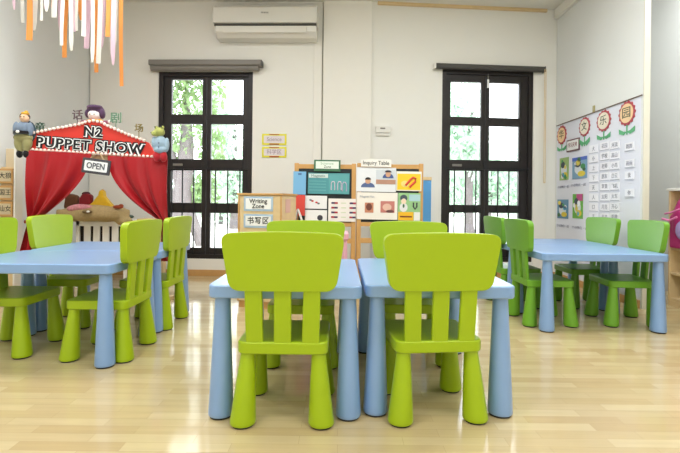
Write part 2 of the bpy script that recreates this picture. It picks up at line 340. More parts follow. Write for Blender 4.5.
# ------------------------------------------------------------------ tables and chairs
def make_table():
    root = empty('kids_table')
    MB().zprism(rrect(0.77, 0.55, 0.036, 8), 0.433, 0.48).done('tabletop', M_blue, root, bevel=0.007, seg=3)
    for sx in (-1, 1):
        for sy in (-1, 1):
            x, y = sx * 0.341, sy * 0.231
            lg = MB().cone((x, y, 0.008), (x * 0.995, y * 0.99, 0.434), [(0, 0.0435), (0.008, 0.0450), (0.03, 0.0446), (1, 0.0270)], 32).done('leg', M_blue, root, smooth=50)
            MB().cone((x, y, 0), (x, y, 0.009), [(0, 0.039), (1, 0.041)], 24).done('foot_pad', M_glide, lg)
    return root
def curved_panel(zb, zt, wb, wt, th, rc, crown, bend, lean):
    """chair back: rounded trapezoid outline, bent in plan and leaning back"""
    n = 7; pts = []
    corners = [((wb / 2, zb), (1, 0)), ((wt / 2, zt), (0, 1)), ((-wt / 2, zt), (-1, 0)), ((-wb / 2, zb), (0, -1))]
    P4 = [Vector((wb / 2, zb)), Vector((wt / 2, zt)), Vector((-wt / 2, zt)), Vector((-wb / 2, zb))]
    for i in range(4):
        p = P4[i]; pr_ = (P4[i - 1] - p).normalized(); nx = (P4[(i + 1) % 4] - p).normalized()
        a = p + pr_ * rc; c = p + nx * rc
        for k in range(n + 1):
            t = k / n; pts.append(a * (1 - t) ** 2 + p * 2 * t * (1 - t) + c * t ** 2)
    b = MB(); b.prism([(p.x, p.y) for p in pts], -th / 2, th / 2)
    for k in range(-7, 8):
        bmesh.ops.bisect_plane(b.bm, geom=b.bm.verts[:] + b.bm.edges[:] + b.bm.faces[:], plane_co=(k * wt / 16, 0, 0), plane_no=(1, 0, 0))
    for v in b.bm.verts:
        f = (v.co.z - zb) / (zt - zb); x = v.co.x / (wt / 2)
        v.co.z += crown * (1 - x * x) * f
        v.co.y += bend * x * x - lean * (v.co.z - 0.30) 
    return b
def make_chair(m):
    root = empty('kids_chair')
    s = MB().zprism([(x, y) for x, y in rrect(0.316, 0.300, 0.032, 6)], 0.249, 0.293)
    s.done('seat', m, root, bevel=0.007, seg=3)
    for sx in (-1, 1):
        for sy in (-1, 1):
            p0 = Vector((sx * 0.137, sy * 0.132, 0.008)); p1 = Vector((sx * 0.124, sy * 0.116, 0.251))
            lg = MB().cone(p0, p1, [(0, 0.0435), (0.015, 0.0450), (0.05, 0.0446), (1, 0.0245)], 32).done('leg', m, root, smooth=50)
            MB().cone((p0.x, p0.y, 0), (p0.x, p0.y, 0.009), [(0, 0.037), (1, 0.039)], 24).done('foot_pad', M_glide, lg)
    L = 0.08
    for k in (-1, 0, 1):
        xb, xt = k * 0.097, k * 0.1015; w2 = 0.030; pt = []
        b = MB(); y0 = -0.139; rings = []
        for z, xc in ((0.284, xb), (0.36, xb * 0.6 + xt * 0.4), (0.50, xt)):
            yc = y0 - L * (z - 0.30); rings.append([Vector((xc - w2, yc - 0.010, z)), Vector((xc + w2, yc - 0.010, z)), Vector((xc + w2, yc + 0.010, z)), Vector((xc - w2, yc + 0.010, z))])
        b.loft(rings); b.done('back_slat', m, root, bevel=0.005)
    p = curved_panel(0.471, 0.668, 0.366, 0.428, 0.034, 0.040, 0.008, 0.010, L)
    o = p.done('backrest', m, root, bevel=0.008, seg=3); o.location = (0, -0.139, 0)
    return root
T0 = make_table(); CH1 = make_chair(M_green); CH2 = make_chair(M_green2)
used = set()
def put(proto, x, y, deg, label, cat, group):
    o = copy_tree(proto) if proto.name in used else proto
    used.add(proto.name); o.location = (x, y, 0); o.rotation_euler = (0, 0, R(deg)); tag(o, label, cat, group); return o
TG = 'light blue play tables'; CG = 'green play chairs around the tables'
put(T0, -0.193, 1.986, 90, 'light blue plastic table in the centre, left of the two side by side', 'table', TG)
put(T0, 0.370, 2.020, 90, 'light blue plastic table in the centre, right of the two side by side', 'table', TG)
put(T0, -1.430, 2.345, 0, 'light blue plastic table at far left, nearer the camera of the left pair', 'table', TG)
put(T0, -1.422, 2.900, 0, 'light blue plastic table at left, farther one nearest the puppet theatre', 'table', TG)
put(T0, 1.612, 3.000, 0, 'light blue plastic table at right, nearer the camera of the right pair', 'table', TG)
put(T0, 1.612, 3.555, 0, 'light blue plastic table at right, farther one beside the paper-covered wall', 'table', TG)
put(CH1, -0.194, 1.712, 0, 'lime green chair in the foreground, back to camera, at the left centre table', 'chair', CG)
put(CH1, 0.345, 1.746, 5.5, 'lime green chair in the foreground, back to camera, at the right centre table', 'chair', CG)
put(CH1, -0.180, 2.265, 180, 'lime green chair facing the camera across the left centre table', 'chair', CG)
put(CH1, 0.372, 2.300, 180, 'lime green chair facing the camera across the right centre table', 'chair', CG)
put(CH1, -1.165, 2.322, 90, 'lime green chair on the right side of the nearer left table', 'chair', CG)
put(CH1, -1.173, 2.858, 90, 'lime green chair right of the farther left table, before the left window', 'chair', CG)
put(CH1, -1.684, 2.360, -90, 'lime green chair cut off by the left edge of the photo', 'chair', CG)
put(CH1, -1.678, 2.880, -90, 'lime green chair left of the farther left table, below the red curtain', 'chair', CG)
put(CH2, 1.343, 3.015, -90, 'green chair on the left side of the nearer right table', 'chair', CG)
put(CH2, 1.354, 3.512, -90, 'green chair half hidden behind another, left of the farther right table', 'chair', CG)
put(CH2, 1.884, 3.020, 85, 'green chair on the right side of the nearer right table, nearest the wooden shelf', 'chair', CG)
put(CH2, 1.884, 3.520, 90, 'green chair right of the farther right table, under the word cards', 'chair', CG)

# ------------------------------------------------------------------ things on the back walls
def on_wall(side, px0, py0, px1, py1, off=0.0, front=0.0):
    """place and size on the wall; front = how far the visible face stands out from the wall"""
    xm, ym = (px0 + px1) / 2, (py0 + py1) / 2
    u0 = wl(px0, ym, side)[0]; u1 = wl(px1, ym, side)[0]; z0 = wl(xm, py1, side)[1]; z1 = wl(xm, py0, side)[1]
    q = wp((u0 + u1) / 2, (z0 + z1) / 2, side, off); c = Vector((0, 0, HC)); d = DIRS[side]; n = Vector((d.y, -d.x, 0))
    s = front / n.dot(c - q); q = q + (c - q) * s - n * front
    return q, (u1 - u0) * (1 - s), (z1 - z0) * (1 - s)
# air conditioner
p, W, H = on_wall('L', 213, 4.6, 317, 36.3, front=0.19)
ac = empty('air_conditioner', p, AL); tag(ac, 'white wall-mounted split air conditioner above the left window', 'air conditioner')
prof = [(0, H / 2), (-0.17, H / 2), (-0.20, H / 2 - 0.03), (-0.205, -H / 2 + 0.13), (0, -H / 2 + 0.13)]
b = MB(); b.loft([[Vector((x, y, z)) for y, z in prof] for x in (-W / 2, W / 2)]); b.done('housing', M_cream, ac, bevel=0.006)
b = MB(); b.loft([[Vector((x, y, z)) for y, z in [(0, -H / 2 + 0.128), (-0.185, -H / 2 + 0.128), (-0.185, -H / 2 + 0.108), (0, -H / 2 + 0.108)]] for x in (-W / 2 + 0.01, W / 2 - 0.01)]); b.done('air_slot', M_dgrey, ac)
b = MB(); b.loft([[Vector((x, y, z)) for y, z in [(0, -H / 2 + 0.106), (-0.19, -H / 2 + 0.106), (-0.185, -H / 2 + 0.05), (-0.13, -H / 2), (0, -H / 2)]] for x in (-W / 2 + 0.02, W / 2 - 0.004)]); b.done('lower_casing', M_cream, ac, bevel=0.008)
MB().box(-W / 2 + 0.10, W / 2 - 0.10, -0.196, -0.186, -H / 2 + 0.035, -H / 2 + 0.098).done('louvre', M_cream, ac, bevel=0.003)
text('≡≡≡', 0.03, 'maker_mark', M_grey, ac, (0, -0.2055, H / 2 - 0.085), w=0.075)
# roller blinds
p, W, H = on_wall('L', 148.5, 59.6, 261, 70, front=0.10)
bl = empty('roller_blind', p, AL); tag(bl, 'grey rolled-up roller blind above the left window', 'blind')
MB().box(-W / 2, W / 2, -0.11, -0.004, -0.002, H / 2).done('cassette', M_grey, bl, bevel=0.006)
MB().cone((-W / 2 + 0.01, -0.055, -H / 2 + 0.035), (W / 2 - 0.03, -0.055, -H / 2 + 0.035), [(0, 0.036), (1, 0.036)], 20).done('fabric_roll', M_grey, bl)
MB().box(W / 2, W / 2 + 0.006, -0.108, -0.006, -0.004, H / 2).done('end_bracket', M_dgrey, bl, bevel=0.002)
p, W, H = on_wall('R', 434.5, 64.5, 544.5, 70.5, front=0.06)
bl = empty('roller_blind', p, AR); tag(bl, 'slim dark roller blind tube above the right window', 'blind')
MB().cone((-W / 2 + 0.015, -0.05, 0), (W / 2, -0.05, 0), [(0, 0.030), (1, 0.030)], 20).done('fabric_roll', M_dgrey, bl)
MB().box(-W / 2 - 0.004, -W / 2 + 0.015, -0.075, 0, -0.028, 0.028).done('end_bracket', M_white, bl, bevel=0.003)
MB().box(W / 2 - 0.002, W / 2 + 0.01, -0.075, 0, -0.028, 0.028).done('end_bracket', M_dgrey, bl, bevel=0.003)
zl = wl(544, 183, 'R')[1] - p.z
MB().tube([(W / 2 - 0.006, -0.078, 0), (W / 2 - 0.006, -0.078, zl)], 0.0035, 6).tube([(W / 2 + 0.008, -0.078, 0), (W / 2 + 0.008, -0.078, zl)], 0.0035, 6).tube([(W / 2 - 0.008, -0.078, zl), (W / 2 + 0.01, -0.078, zl)], 0.005, 6).done('pull_chain', M_wood2, bl)
# white tag hanging at the right window's meeting stile
q = wl(488, 74, 'R'); q2 = wl(488, 88, 'R')
tagg = empty('hanging_tag', wp(q[0], q2[1], 'R', 0.004), AR); tag(tagg, 'small white strap tag hanging at the top of the right window', 'tag')
MB().box(-0.011, 0.011, -0.006, 0, 0, (q[1] - q2[1]) * 0.6).done('tag_plate', M_paper, tagg, bevel=0.002)
MB().box(-0.004, 0.004, -0.004, 0, (q[1] - q2[1]) * 0.6, q[1] - q2[1]).done('strap', M_grey, tagg)
# switch box
p, W, H = on_wall('R', 375.5, 126.5, 390, 136)
sw = empty('thermostat', p, AR); tag(sw, 'small white thermostat box on the wall right of the pier', 'thermostat')
MB().box(-W / 2, W / 2, -0.028, 0, -H / 2 + 0.03, H / 2).done('housing', M_cream, sw, bevel=0.005)
MB().box(-W / 2 + 0.006, W / 2 - 0.006, -0.02, 0, -H / 2, -H / 2 + 0.028).done('lower_cover', M_cream, sw, bevel=0.004)
MB().box(-0.03, 0.02, -0.030, -0.026, H / 2 - 0.03, H / 2 - 0.015).done('display', M_grey, sw)
# yellow framed signs
M_yel = mat('yellow_card', (232, 226, 60), 0.6)
M_redink = mat('dull_red_ink', (168, 70, 60), 0.6)
def framed(name, label, cat, p, rz, W, H, mf, mp, bw, d=0.008, group=None, ry=0):
    o = empty(name, p, rz); o.rotation_euler = (0, ry, rz); tag(o, label, cat, group)
    MB().box(-W / 2, W / 2, -d, 0, -H / 2, H / 2).done('backing_card', mf, o)
    MB().box(-W / 2 + bw, W / 2 - bw, -d - 0.001, -d, -H / 2 + bw, H / 2 - bw).done('paper', mp, o)
    return o
for y0, y1, t, lb in ((134, 145, 'Science', 'yellow bordered sign on the wall left of the easels, upper of two'), (147, 157.5, '科学区', 'yellow bordered sign on the wall left of the easels, lower of two')):
    p, W, H = on_wall('L', 262.2, y0, 286.5, y1)
    o = framed('wall_sign', lb, 'sign', p, AL, W, H, M_yel, mat('pale_lilac_paper', (226, 218, 222), 0.7), 0.018, group='yellow bordered wall signs')
    text(t, 0.055, 'lettering', rmat((150, 130, 140)), o, (0, -0.0095, 0), w=W * 0.6)
    MB().box(-0.05, 0.05, -0.0095, -0.008, -H / 2 + 0.002, -H / 2 + 0.014).box(-0.05, 0.05, -0.0095, -0.008, H / 2 - 0.012, H / 2 - 0.003).done('red_mark', M_redink, o)

# ------------------------------------------------------------------ paper-covered right wall
def pr(px, py, off=0.004):                    # point on the right wall's face
    d = P(px, py, 1.0) - Vector((0, 0, HC)); t = (XR - off) / d.x; return Vector((0, 0, HC)) + d * t
RZR = R(-90)                                  # local +x runs from far to near, front faces the room
def on_right(px0, py0, px1, py1, off=0.004):
    ym = (py0 + py1) / 2; xm = (px0 + px1) / 2
    a = pr(px0, ym, off); b_ = pr(px1, ym, off); c = pr(xm, py0, off); d = pr(xm, py1, off); m_ = pr(xm, ym, off)
    return Vector((XR - off, (a.y + b_.y) / 2, m_.z)), abs(a.y - b_.y), c.z - d.z
ya = pr(557, 126); yb = pr(642.5, 95)
zr = (ya.z + yb.z) / 2
o = MB().box(XR - 0.003, XR, YR0 + 0.03, ya.y, 0.075, zr).done('paper_backdrop', mat('bluish_white_paper', (228, 230, 240), 0.75, 0.2, 0.01), smooth=0)
tag(o, 'large bluish white paper sheet covering the lower right wall behind the word cards', 'paper sheet')
o = MB().tube([Vector((XR - 0.008, ya.y, ya.z)), Vector((XR - 0.008, yb.y, yb.z))], 0.005, 6).done('rope', mat('brown_twine', (120, 104, 92), 0.9))
tag(o, 'thin brown line strung along the top of the paper on the right wall', 'rope')
q = pr(594, 109); MB_ = MB().box(-0.012, 0.012, -0.012, 0, -0.03, 0.03)
o = MB_.done('hook', rmat((170, 160, 110)), loc=(XR, q.y, q.z), rz=RZR, bevel=0.003); tag(o, 'small olive hook on the right wall above the flower signs', 'hook')
M_petal = mat('red_petal_paper', (178, 72, 82), 0.7); M_face = mat('peach_paper', (240, 206, 160), 0.7); M_face2 = mat('cream_flower_paper', (236, 226, 206), 0.7)
M_gl = mat('green_leaf_paper', (96, 176, 124), 0.7); M_dg = mat('dark_green_ink', (50, 70, 52), 0.7)
for i, (x0, y0, x1, y1, ch, mf, sy) in enumerate([(557.8, 126, 566.6, 144, '华', M_face, 151), (579.8, 117.5, 590.2, 136, '文', M_face2, 146), (597.5, 110.5, 611, 131, '乐', M_face2, 139.5), (619.5, 101.5, 635.5, 125, '园', M_face, 134.5)]):
    p, W, H = on_right(x0, y0, x1, y1)
    o = empty('flower_sign', p, RZR); tag(o, 'red petalled paper flower with the character %s, %s' % (ch, ['farthest left of the four', 'second from the left', 'third from the left', 'the largest, nearest the camera'][i]), 'flower sign', 'paper flower signs along the rope')
    n = 14; pts = []
    for k in range(n * 4):
        a = 2 * math.pi * k / (n * 4); r = 1 + 0.07 * math.cos(n * a); pts.append((W / 2 * r * math.cos(a), H / 2 * r * math.sin(a)))
    MB().prism(pts, -0.006, 0).done('petals', M_petal, o, smooth=0)
    MB().prism(disc(0, 0, W * 0.41, H * 0.41, 24), -0.008, -0.006).done('flower_centre', mf, o, smooth=0)
    text(ch, H * 0.50, 'lettering', M_dg, o, (0, -0.0087, 0), w=W * 0.5)
    zs = pr((x0 + x1) / 2, sy).z - p.z
    MB().box(-0.006, 0.006, -0.004, 0, zs, -H / 2).done('stem', M_gl, o, smooth=0)
    for s in (-1, 1):
        MB().prism([(0, zs * 0.55 - H * 0.28), (s * W * 0.22, -H / 2 - 0.045), (s * W * 0.5, -H / 2 - 0.02), (s * W * 0.48, -H / 2 - 0.06), (s * W * 0.2, zs)], -0.005, -0.002).done('leaf', M_gl, o, smooth=0)
p, W, H = on_right(567.4, 139, 579.9, 151)
o = framed('title_card', 'small dark framed title card beneath the flower signs', 'card', p, RZR, W, H, rmat((110, 70, 76)), M_paper, 0.012)
text('学习天地', 0.05, 'lettering', rmat((150, 90, 96)), o, (0, -0.0095, 0), w=W * 0.7)
PH = [(560, 157.7, 568.8, 180, (150, 180, 110), 'upper left'), (572.7, 157, 587.3, 178.5, (120, 160, 190), 'upper right'),
      (557.7, 199.5, 568.4, 218.5, (96, 140, 170), 'lower left'), (573, 194, 583, 218.5, (104, 176, 60), 'lower right')]
for x0, y0, x1, y1, c, wh in PH:
    p, W, H = on_right(x0, y0, x1, y1)
    o = empty('picture_card', p, RZR); tag(o, 'colourful animal picture on the paper-covered wall, %s of the four' % wh, 'picture', 'pictures left of the word cards')
    MB().box(-W / 2, W / 2, -0.004, 0, -H / 2, H / 2).done('picture_base', rmat(c, 0.5), o, smooth=0)
    MB().prism(disc(0, -H * 0.05, W * 0.33, H * 0.26), -0.0055, -0.004).done('animal_body', rmat((214, 222, 226)), o, smooth=0)
    MB().prism(disc(-W * 0.1, H * 0.18, W * 0.22, H * 0.15), -0.0065, -0.0055).done('animal_head', rmat((60, 70, 80)), o, smooth=0)
    MB().prism(disc(W * 0.15, -H * 0.28, W * 0.25, H * 0.13), -0.0065, -0.004).done('yellow_patch', rmat((222, 200, 60)), o, smooth=0)
    rp = random.Random(int(x0)); 
    for kk in range(5):
        cx, cz = rp.uniform(-.36, .36) * W, rp.uniform(-.4, .4) * H; rr = rp.uniform(.08, .16)
        MB().prism(disc(cx, cz, W * rr, H * rr * 0.8, 10), -0.0068, -0.004).done('colour_patch', rmat(rp.choice([(70, 150, 90), (236, 240, 244), (226, 206, 90), (90, 170, 200), (60, 110, 70)])), o, smooth=0)
    if wh == 'lower right': MB().box(-W * 0.1, W / 2, -0.006, -0.004, H * 0.22, H / 2).done('pink_patch', rmat((190, 70, 130)), o, smooth=0)
    if wh == 'upper right': MB().box(-W / 2, W * 0.5, -0.006, -0.004, H * 0.34, H / 2).done('title_band', rmat((70, 100, 190)), o, smooth=0)
words = ['大', '小', '上', '下', '天', '人', '口', '手', '花园', '学校', '老师', '朋友', '苹果', '太阳', '月亮', '星星', '河流', '高山', '小鸟', '白云', '飞机', '火车', '开心', '唱歌', '跳舞', '画画', '我', '你', '他', '好']
cards = []
for k in range(8): cards.append((589.8, 598.6, 149 + 9.7 * k, 'first'))
for k in range(8): cards.append((600.6, 610, 146 + 10.2 * k, 'second'))
for k in range(8): cards.append((610.7, 620, 145 + 10.3 * k, 'third'))
for yy in (146.5, 163.5, 175.5, 193): cards.append((625.5, 634.5, yy, 'fourth'))
ordn = ['top', 'second from top', 'third from top', 'fourth from top', 'fifth from top', 'sixth from top', 'seventh from top', 'bottom']
cnt = {}
for i, (x0, x1, yc, cc) in enumerate(cards):
    p, W, H = on_right(x0, yc - 4.1, x1, yc + 4.1, 0.004)
    k = cnt.get(cc, 0); cnt[cc] = k + 1
    o = empty('word_card', p, RZR); tag(o, 'small white word card, %s in the %s column from the left' % (ordn[k] if cc != 'fourth' else ordn[:3][k] if k < 3 else 'bottom', cc), 'card', 'word cards on the right wall')
    MB().box(-W / 2, W / 2, -0.006, 0, -H / 2, H / 2).done('card', mat('word_card_paper', (240, 240, 246), 0.6), o, smooth=0)
    MB().box(-W / 2, W / 2, -0.0075, -0.006, -H / 2, -H / 2 + 0.004).done('card_edge', rmat((170, 172, 184)), o, smooth=0)
    text(words[i % len(words)], H * 0.62, 'lettering', rmat((152, 152, 166)), o, (0, -0.0068, 0))
for x0, x1, y0 in ((558, 569, 187), (571, 586, 185), (557, 569, 226), (572, 588, 228)):
    p, W, H = on_right(x0, y0 - 2, x1, y0 + 2)
    o = text('小动物在一起', 0.03, 'handwritten_note', rmat((150, 150, 170)), None, p + Vector((-0.0015, 0, 0)), w=W); o.rotation_euler = (0, 0, RZR)
    tag(o, 'faint handwritten line under the %s picture on the right wall' % ({558: 'upper left', 571: 'upper right', 557: 'lower left', 572: 'lower right'}[x0]), 'writing', 'handwritten notes under the pictures')

# ------------------------------------------------------------------ open shelf with a pink bag at the right edge
sx0 = P(668, 250, 3.53).x; sh = empty('wooden_shelf', (sx0, 3.53, 0)); tag(sh, 'pale wooden open shelf at the right edge holding a pink bag', 'shelf')
D = 2.91 - sx0; L_ = 1.25; zt = 0.905
MB().box(0, D, -0.02, 0, 0.04, zt - 0.02).done('side_panel', M_wood2, sh, bevel=0.003)
MB().box(0, D, -L_, -L_ + 0.02, 0.04, zt - 0.02).done('side_panel', M_wood2, sh, bevel=0.003)
MB().box(-0.01, D, -L_ - 0.01, 0.01, zt - 0.02, zt).done('top', M_white, sh, bevel=0.003)
MB().box(D - 0.01, D, -L_ + 0.02, -0.02, 0.04, zt - 0.02).done('back_panel', M_wood2, sh)
for z in (0.04, 0.24, 0.43): MB().box(0.005, D - 0.01, -L_ + 0.02, -0.02, z, z + 0.02).done('shelf_board', M_wood2, sh, bevel=0.002)
MB().box(0.002, D, -L_, 0, 0, 0.04).done('plinth', M_wood2, sh)
bg_ = empty('school_bag', (sx0 - 0.045, 3.40, 0.45)); tag(bg_, 'magenta pink school bag on the top tier of the wooden shelf', 'bag')
M_mag = mat('magenta_nylon', (176, 44, 110), 0.5, 0.4, 0.15, 8)
MB().ball((0.10, 0, 0.20), (0.10, 0.10, 0.20)).ball((0.10, -0.01, 0.32), (0.08, 0.085, 0.08)).box(0.02, 0.18, -0.09, 0.09, 0.0, 0.25).done('bag_body', M_mag, bg_, remesh=0.012)
MB().tube([(-0.03, -0.06, 0.24), (-0.04, 0.0, 0.21), (-0.03, 0.09, 0.22)], 0.008).tube([(-0.02, -0.08, 0.30), (-0.03, 0, 0.27), (-0.01, 0.09, 0.26)], 0.007).done('strap', rmat((226, 130, 180)), bg_)
MB().ball((0.0, -0.07, 0.14), (0.02, 0.06, 0.07)).done('lilac_pocket', rmat((170, 150, 200)), bg_)
bx = empty('storage_box', (sx0 + 0.03, 3.2, 0.06)); tag(bx, 'green plastic box on the bottom tier of the wooden shelf', 'box')
MB().box(0, 0.2, -0.12, 0.12, 0, 0.10).done('box_body', rmat((110, 150, 60)), bx, bevel=0.01); MB().box(-0.006, 0.206, -0.126, 0.126, 0.10, 0.115).done('lid', rmat((130, 170, 80)), bx, bevel=0.004)

# ------------------------------------------------------------------ streamers
STR = [(13, 3, 9, 'p'), (23.5, 3.2, 23, 'w'), (29, 5, 40, 'o'), (35.8, 4, 31, 'w'), (40.8, 2.5, 20, 'w'), (44, 2.5, 8, 'p'), (48, 4, 12, 'w'), (51.6, 2.2, 7, 'o'), (55.5, 4.5, 18, 'w'), (59, 3.5, 30, 'p'),
       (62.8, 3, 46, 'w'), (65.6, 4, 58, 'o'), (70.2, 4.2, 50, 'w'), (73.6, 3, 32, 'p'), (77.4, 2.5, 31, 'w'), (80.4, 3.5, 20, 'o'), (83.3, 3.6, 36, 'w'), (87, 4.2, 49, 'p'), (92, 3.5, 62, 'w'), (95.2, 3.8, 72, 'o'),
       (99, 3.6, 64, 'w'), (102.8, 4, 48, 'p'), (107.6, 3.6, 37, 'o'), (110.5, 3, 52, 'w'), (113.8, 3.8, 65, 'p'), (116.6, 2.8, 44, 'w'), (120.6, 3.6, 86, 'o')]
NM = {'p': ('pink', M_pink), 'w': ('white', M_wcrepe), 'o': ('orange', M_orange)}; cn = {'p': 0, 'w': 0, 'o': 0}; tot = {k: sum(1 for s in STR if s[3] == k) for k in cn}
ORD = ['first', 'second', 'third', 'fourth', 'fifth', 'sixth', 'seventh', 'eighth', 'ninth', 'tenth', 'eleventh', 'twelfth', 'thirteenth', 'fourteenth']
for i, (px, pw, yb_, c) in enumerate(STR):
    Y = 3.2 + (0.12 if i % 2 else -0.02) + 0.03 * (i % 3); q = P(px, yb_, Y); ww = pw * 1.2 * Y / F; Ln = CEIL - q.z; b = MB(); rings = []
    ph = random.uniform(0, 6)
    for k in range(15):
        t = k / 14; z = -Ln * t; a = 0.22 * math.sin(ph + 3.0 * t); wv = ww / 2 * (1 if (t < 0.93 or i % 3) else 0.45); y = 0.012 * math.sin(ph + 5 * t) * t
        c_, s_ = math.cos(a), math.sin(a); xo = 0.004 * math.sin(ph * 2 + 4 * t) * t
        rings.append([Vector((xo - wv * c_, y - wv * s_, z)), Vector((xo + wv * c_, y + wv * s_, z)), Vector((xo + wv * c_, y + wv * s_ + 0.0012, z)), Vector((xo - wv * c_, y - wv * s_ + 0.0012, z))])
    b.loft(rings); o = b.done('paper_streamer', NM[c][1], loc=(q.x, Y, CEIL), smooth=25)
    cn[c] += 1
    lab = '%s crepe paper streamer hanging from the ceiling, %s %s one from the left' % (NM[c][0], ORD[cn[c] - 1], NM[c][0])
    if i == len(STR) - 1: lab = 'longest orange crepe streamer hanging from the ceiling, rightmost of all'
    tag(o, lab, 'streamer', 'crepe paper streamers hanging at upper left')

# ------------------------------------------------------------------ puppet theatre
YT = 3.36
def T(px, py, Y=YT): q = P(px, py, Y); return q
pc = T(95, 150); th = empty('puppet_theatre', (pc.x, YT, 0)); tag(th, 'red puppet theatre with a gabled sign board and tied curtains', 'puppet theatre')
def tl(px, py): q = T(px, py); return (q.x - pc.x, q.z)
M_sign = mat('red_sign_board', (206, 52, 40), 0.5, 0.4, 0.06, 5)
ol = [(31, 149.5), (96, 153.5), (159.5, 157.5), (155.5, 152), (150, 143), (131, 136), (110, 127), (104, 123.5), (96, 122), (88, 123.3), (82, 125.5), (57, 130), (32.5, 134.5)]
pts = [tl(*p_) for p_ in ol]
sb = MB().prism(pts, -0.03, 0.0).done('sign_board', M_sign, th, bevel=0.003)
wtilt = math.atan2(8, 129)
def ltr(s, pxc, pyc, h, wpx, ry):
    x, z = tl(pxc, pyc); W = wpx * YT / F
    for off, m, y in ((0.0190, M_ink, -0.0312), (0.0100, M_paper, -0.0326), (0.0030, M_ink, -0.0340)):
        text(s, h, 'lettering', m, sb, (x, y, z), ext=0.0007, off=off * 0.8, ry=ry, w=W, sp=1.12)
ltr('N2', 95.5, 133, 0.100, 19, R(4)); ltr('PUPPET SHOW', 92.5, 146.6, 0.098, 108, R(3.7))
# row of small bulbs along the edges
M_bulb = mat('warm_white_beads', (255, 226, 214), 0.4)
edge_top = [(33, 134.3), (57, 129.5), (82, 125), (88, 122.8), (96, 121.5), (104, 123), (110, 126.5), (131, 135.5), (150, 142.5)]
edge_bot = [(32, 149.8), (96, 153.7), (158, 157.5)]
proto = None
for ed, step in ((edge_top, 4.1), (edge_bot, 4.1)):
    for i in range(len(ed) - 1):
        a, b_ = Vector(ed[i]), Vector(ed[i + 1]); n = max(1, round((b_ - a).length / step))
        for k in range(n):
            c = a.lerp(b_, k / n); x, z = tl(c.x, c.y)
            if proto is None: proto = MB().ball((0, 0, 0), 0.0120, seg=10).done('bulb', M_bulb, sb); o = proto
            else: o = proto.copy(); COL.objects.link(o)
            o.location = (x, -0.036, z)
# posts, rail and playboard
zc = tl(95, 152)[1]
xl, xr = tl(29, 200)[0], tl(161.5, 200)[0]
for x in (xl, xr): MB().box(x - 0.018, x + 0.018, 0.005, 0.04, 0, zc - 0.02).done('post', M_wood2, th, bevel=0.003)
MB().box(xl, xr, 0.005, 0.035, zc - 0.06, zc - 0.02).done('rail', M_wood2, th, bevel=0.003)
for x in (xl, xr): MB().box(x - 0.03, x + 0.03, -0.05, 0.20, 0, 0.03).done('foot', M_wood2, th, bevel=0.004)
# curtains
def curtain(top0, top1, tie0, tie1, tail0, tail1, pleats, seed):
    """cloth hung between two top points, gathered at a tie, then falling in a tail (pixel corner points)"""
    b = MB(); nu, nv = 72, 40; rnd = random.Random(seed); grid = []
    ph = [rnd.uniform(0, 6) for _ in range(3)]
    for side_y in (0, 1):
        rows = []
        for j in range(nv + 1):
            v = j / nv
            if v < 0.66:
                t = v / 0.66; e = t ** 1.95
                A = Vector(top0).lerp(Vector(tie0), t); Bp = Vector((top1[0] + (tie1[0] - top1[0]) * e, top1[1] + (tie1[1] - top1[1]) * t))
                amp = 0.014 + 0.022 * t
            else:
                t = (v - 0.66) / 0.34; A = Vector(tie0).lerp(Vector(tail0), t); Bp = Vector(tie1).lerp(Vector(tail1), t); amp = 0.030 - 0.008 * t
            row = []
            for i in range(nu + 1):
                u = i / nu; px = A.lerp(Bp, u); c3 = P(px.x, px.y, YT - 0.095); x, z = c3.x - pc.x, c3.z
                y = -0.055 - amp * (0.6 * math.sin(2 * math.pi * pleats * u + ph[0] + 1.5 * v) + 0.35 * math.sin(2 * math.pi * (pleats * 0.5) * u + ph[1]) + 0.2 * math.sin(2 * math.pi * pleats * 1.9 * u + ph[2])) - 0.02 * math.sin(math.pi * min(1, v / 0.66))
                row.append(Vector((x, y + side_y * 0.003, z)))
            rows.append(row)
        grid.append(rows)
    n = nu + 1; vs = [p_ for g in grid for r in g for p_ in r]; fs = []; off = n * (nv + 1)
    for j in range(nv):
        for i in range(nu):
            a = j * n + i; fs.append((a, a + 1, a + 1 + n, a + n)); fs.append((a + off, a + n + off, a + 1 + n + off, a + 1 + off))
    for j in range(nv):
        for i in (0, nu): a = j * n + i; fs.append((a, a + n, a + n + off, a + off))
    b._add(vs, fs); return b.done('curtain', M_red, th, smooth=80)
curtain((24, 149.5), (88, 153), (25.5, 221), (30, 222), (15, 256), (28, 258), 2.7, 3)
curtain((165, 158), (105.5, 155), (163.5, 221), (159.5, 222), (166, 262), (159, 262), 2.7, 5)
MB().box(tl(24, 0)[0], tl(86, 0)[0], -0.052, -0.035, tl(50, 170)[1], tl(50, 148.5)[1]).done('curtain_heading', M_red, th, smooth=0) if False else None
b = MB()
top = [tl(31 + 129 * k / 24, 148 + 8 * k / 24) for k in range(25)]
for k in range(24):
    y = -0.028 + 0.006 * math.sin(k * 2.2)
for x, z in [(P(px_, 221.5, YT - 0.075).x - pc.x, P(px_, 221.5, YT - 0.075).z) for px_ in (28.6, 161.5)]:
    MB().cone((x, -0.09, z - 0.012), (x, -0.09, z + 0.010), [(0, 0.018), (0.5, 0.020), (1, 0.018)], 16).done('curtain_tie', mat('dark_red_cord', (120, 10, 18), 0.6), th)

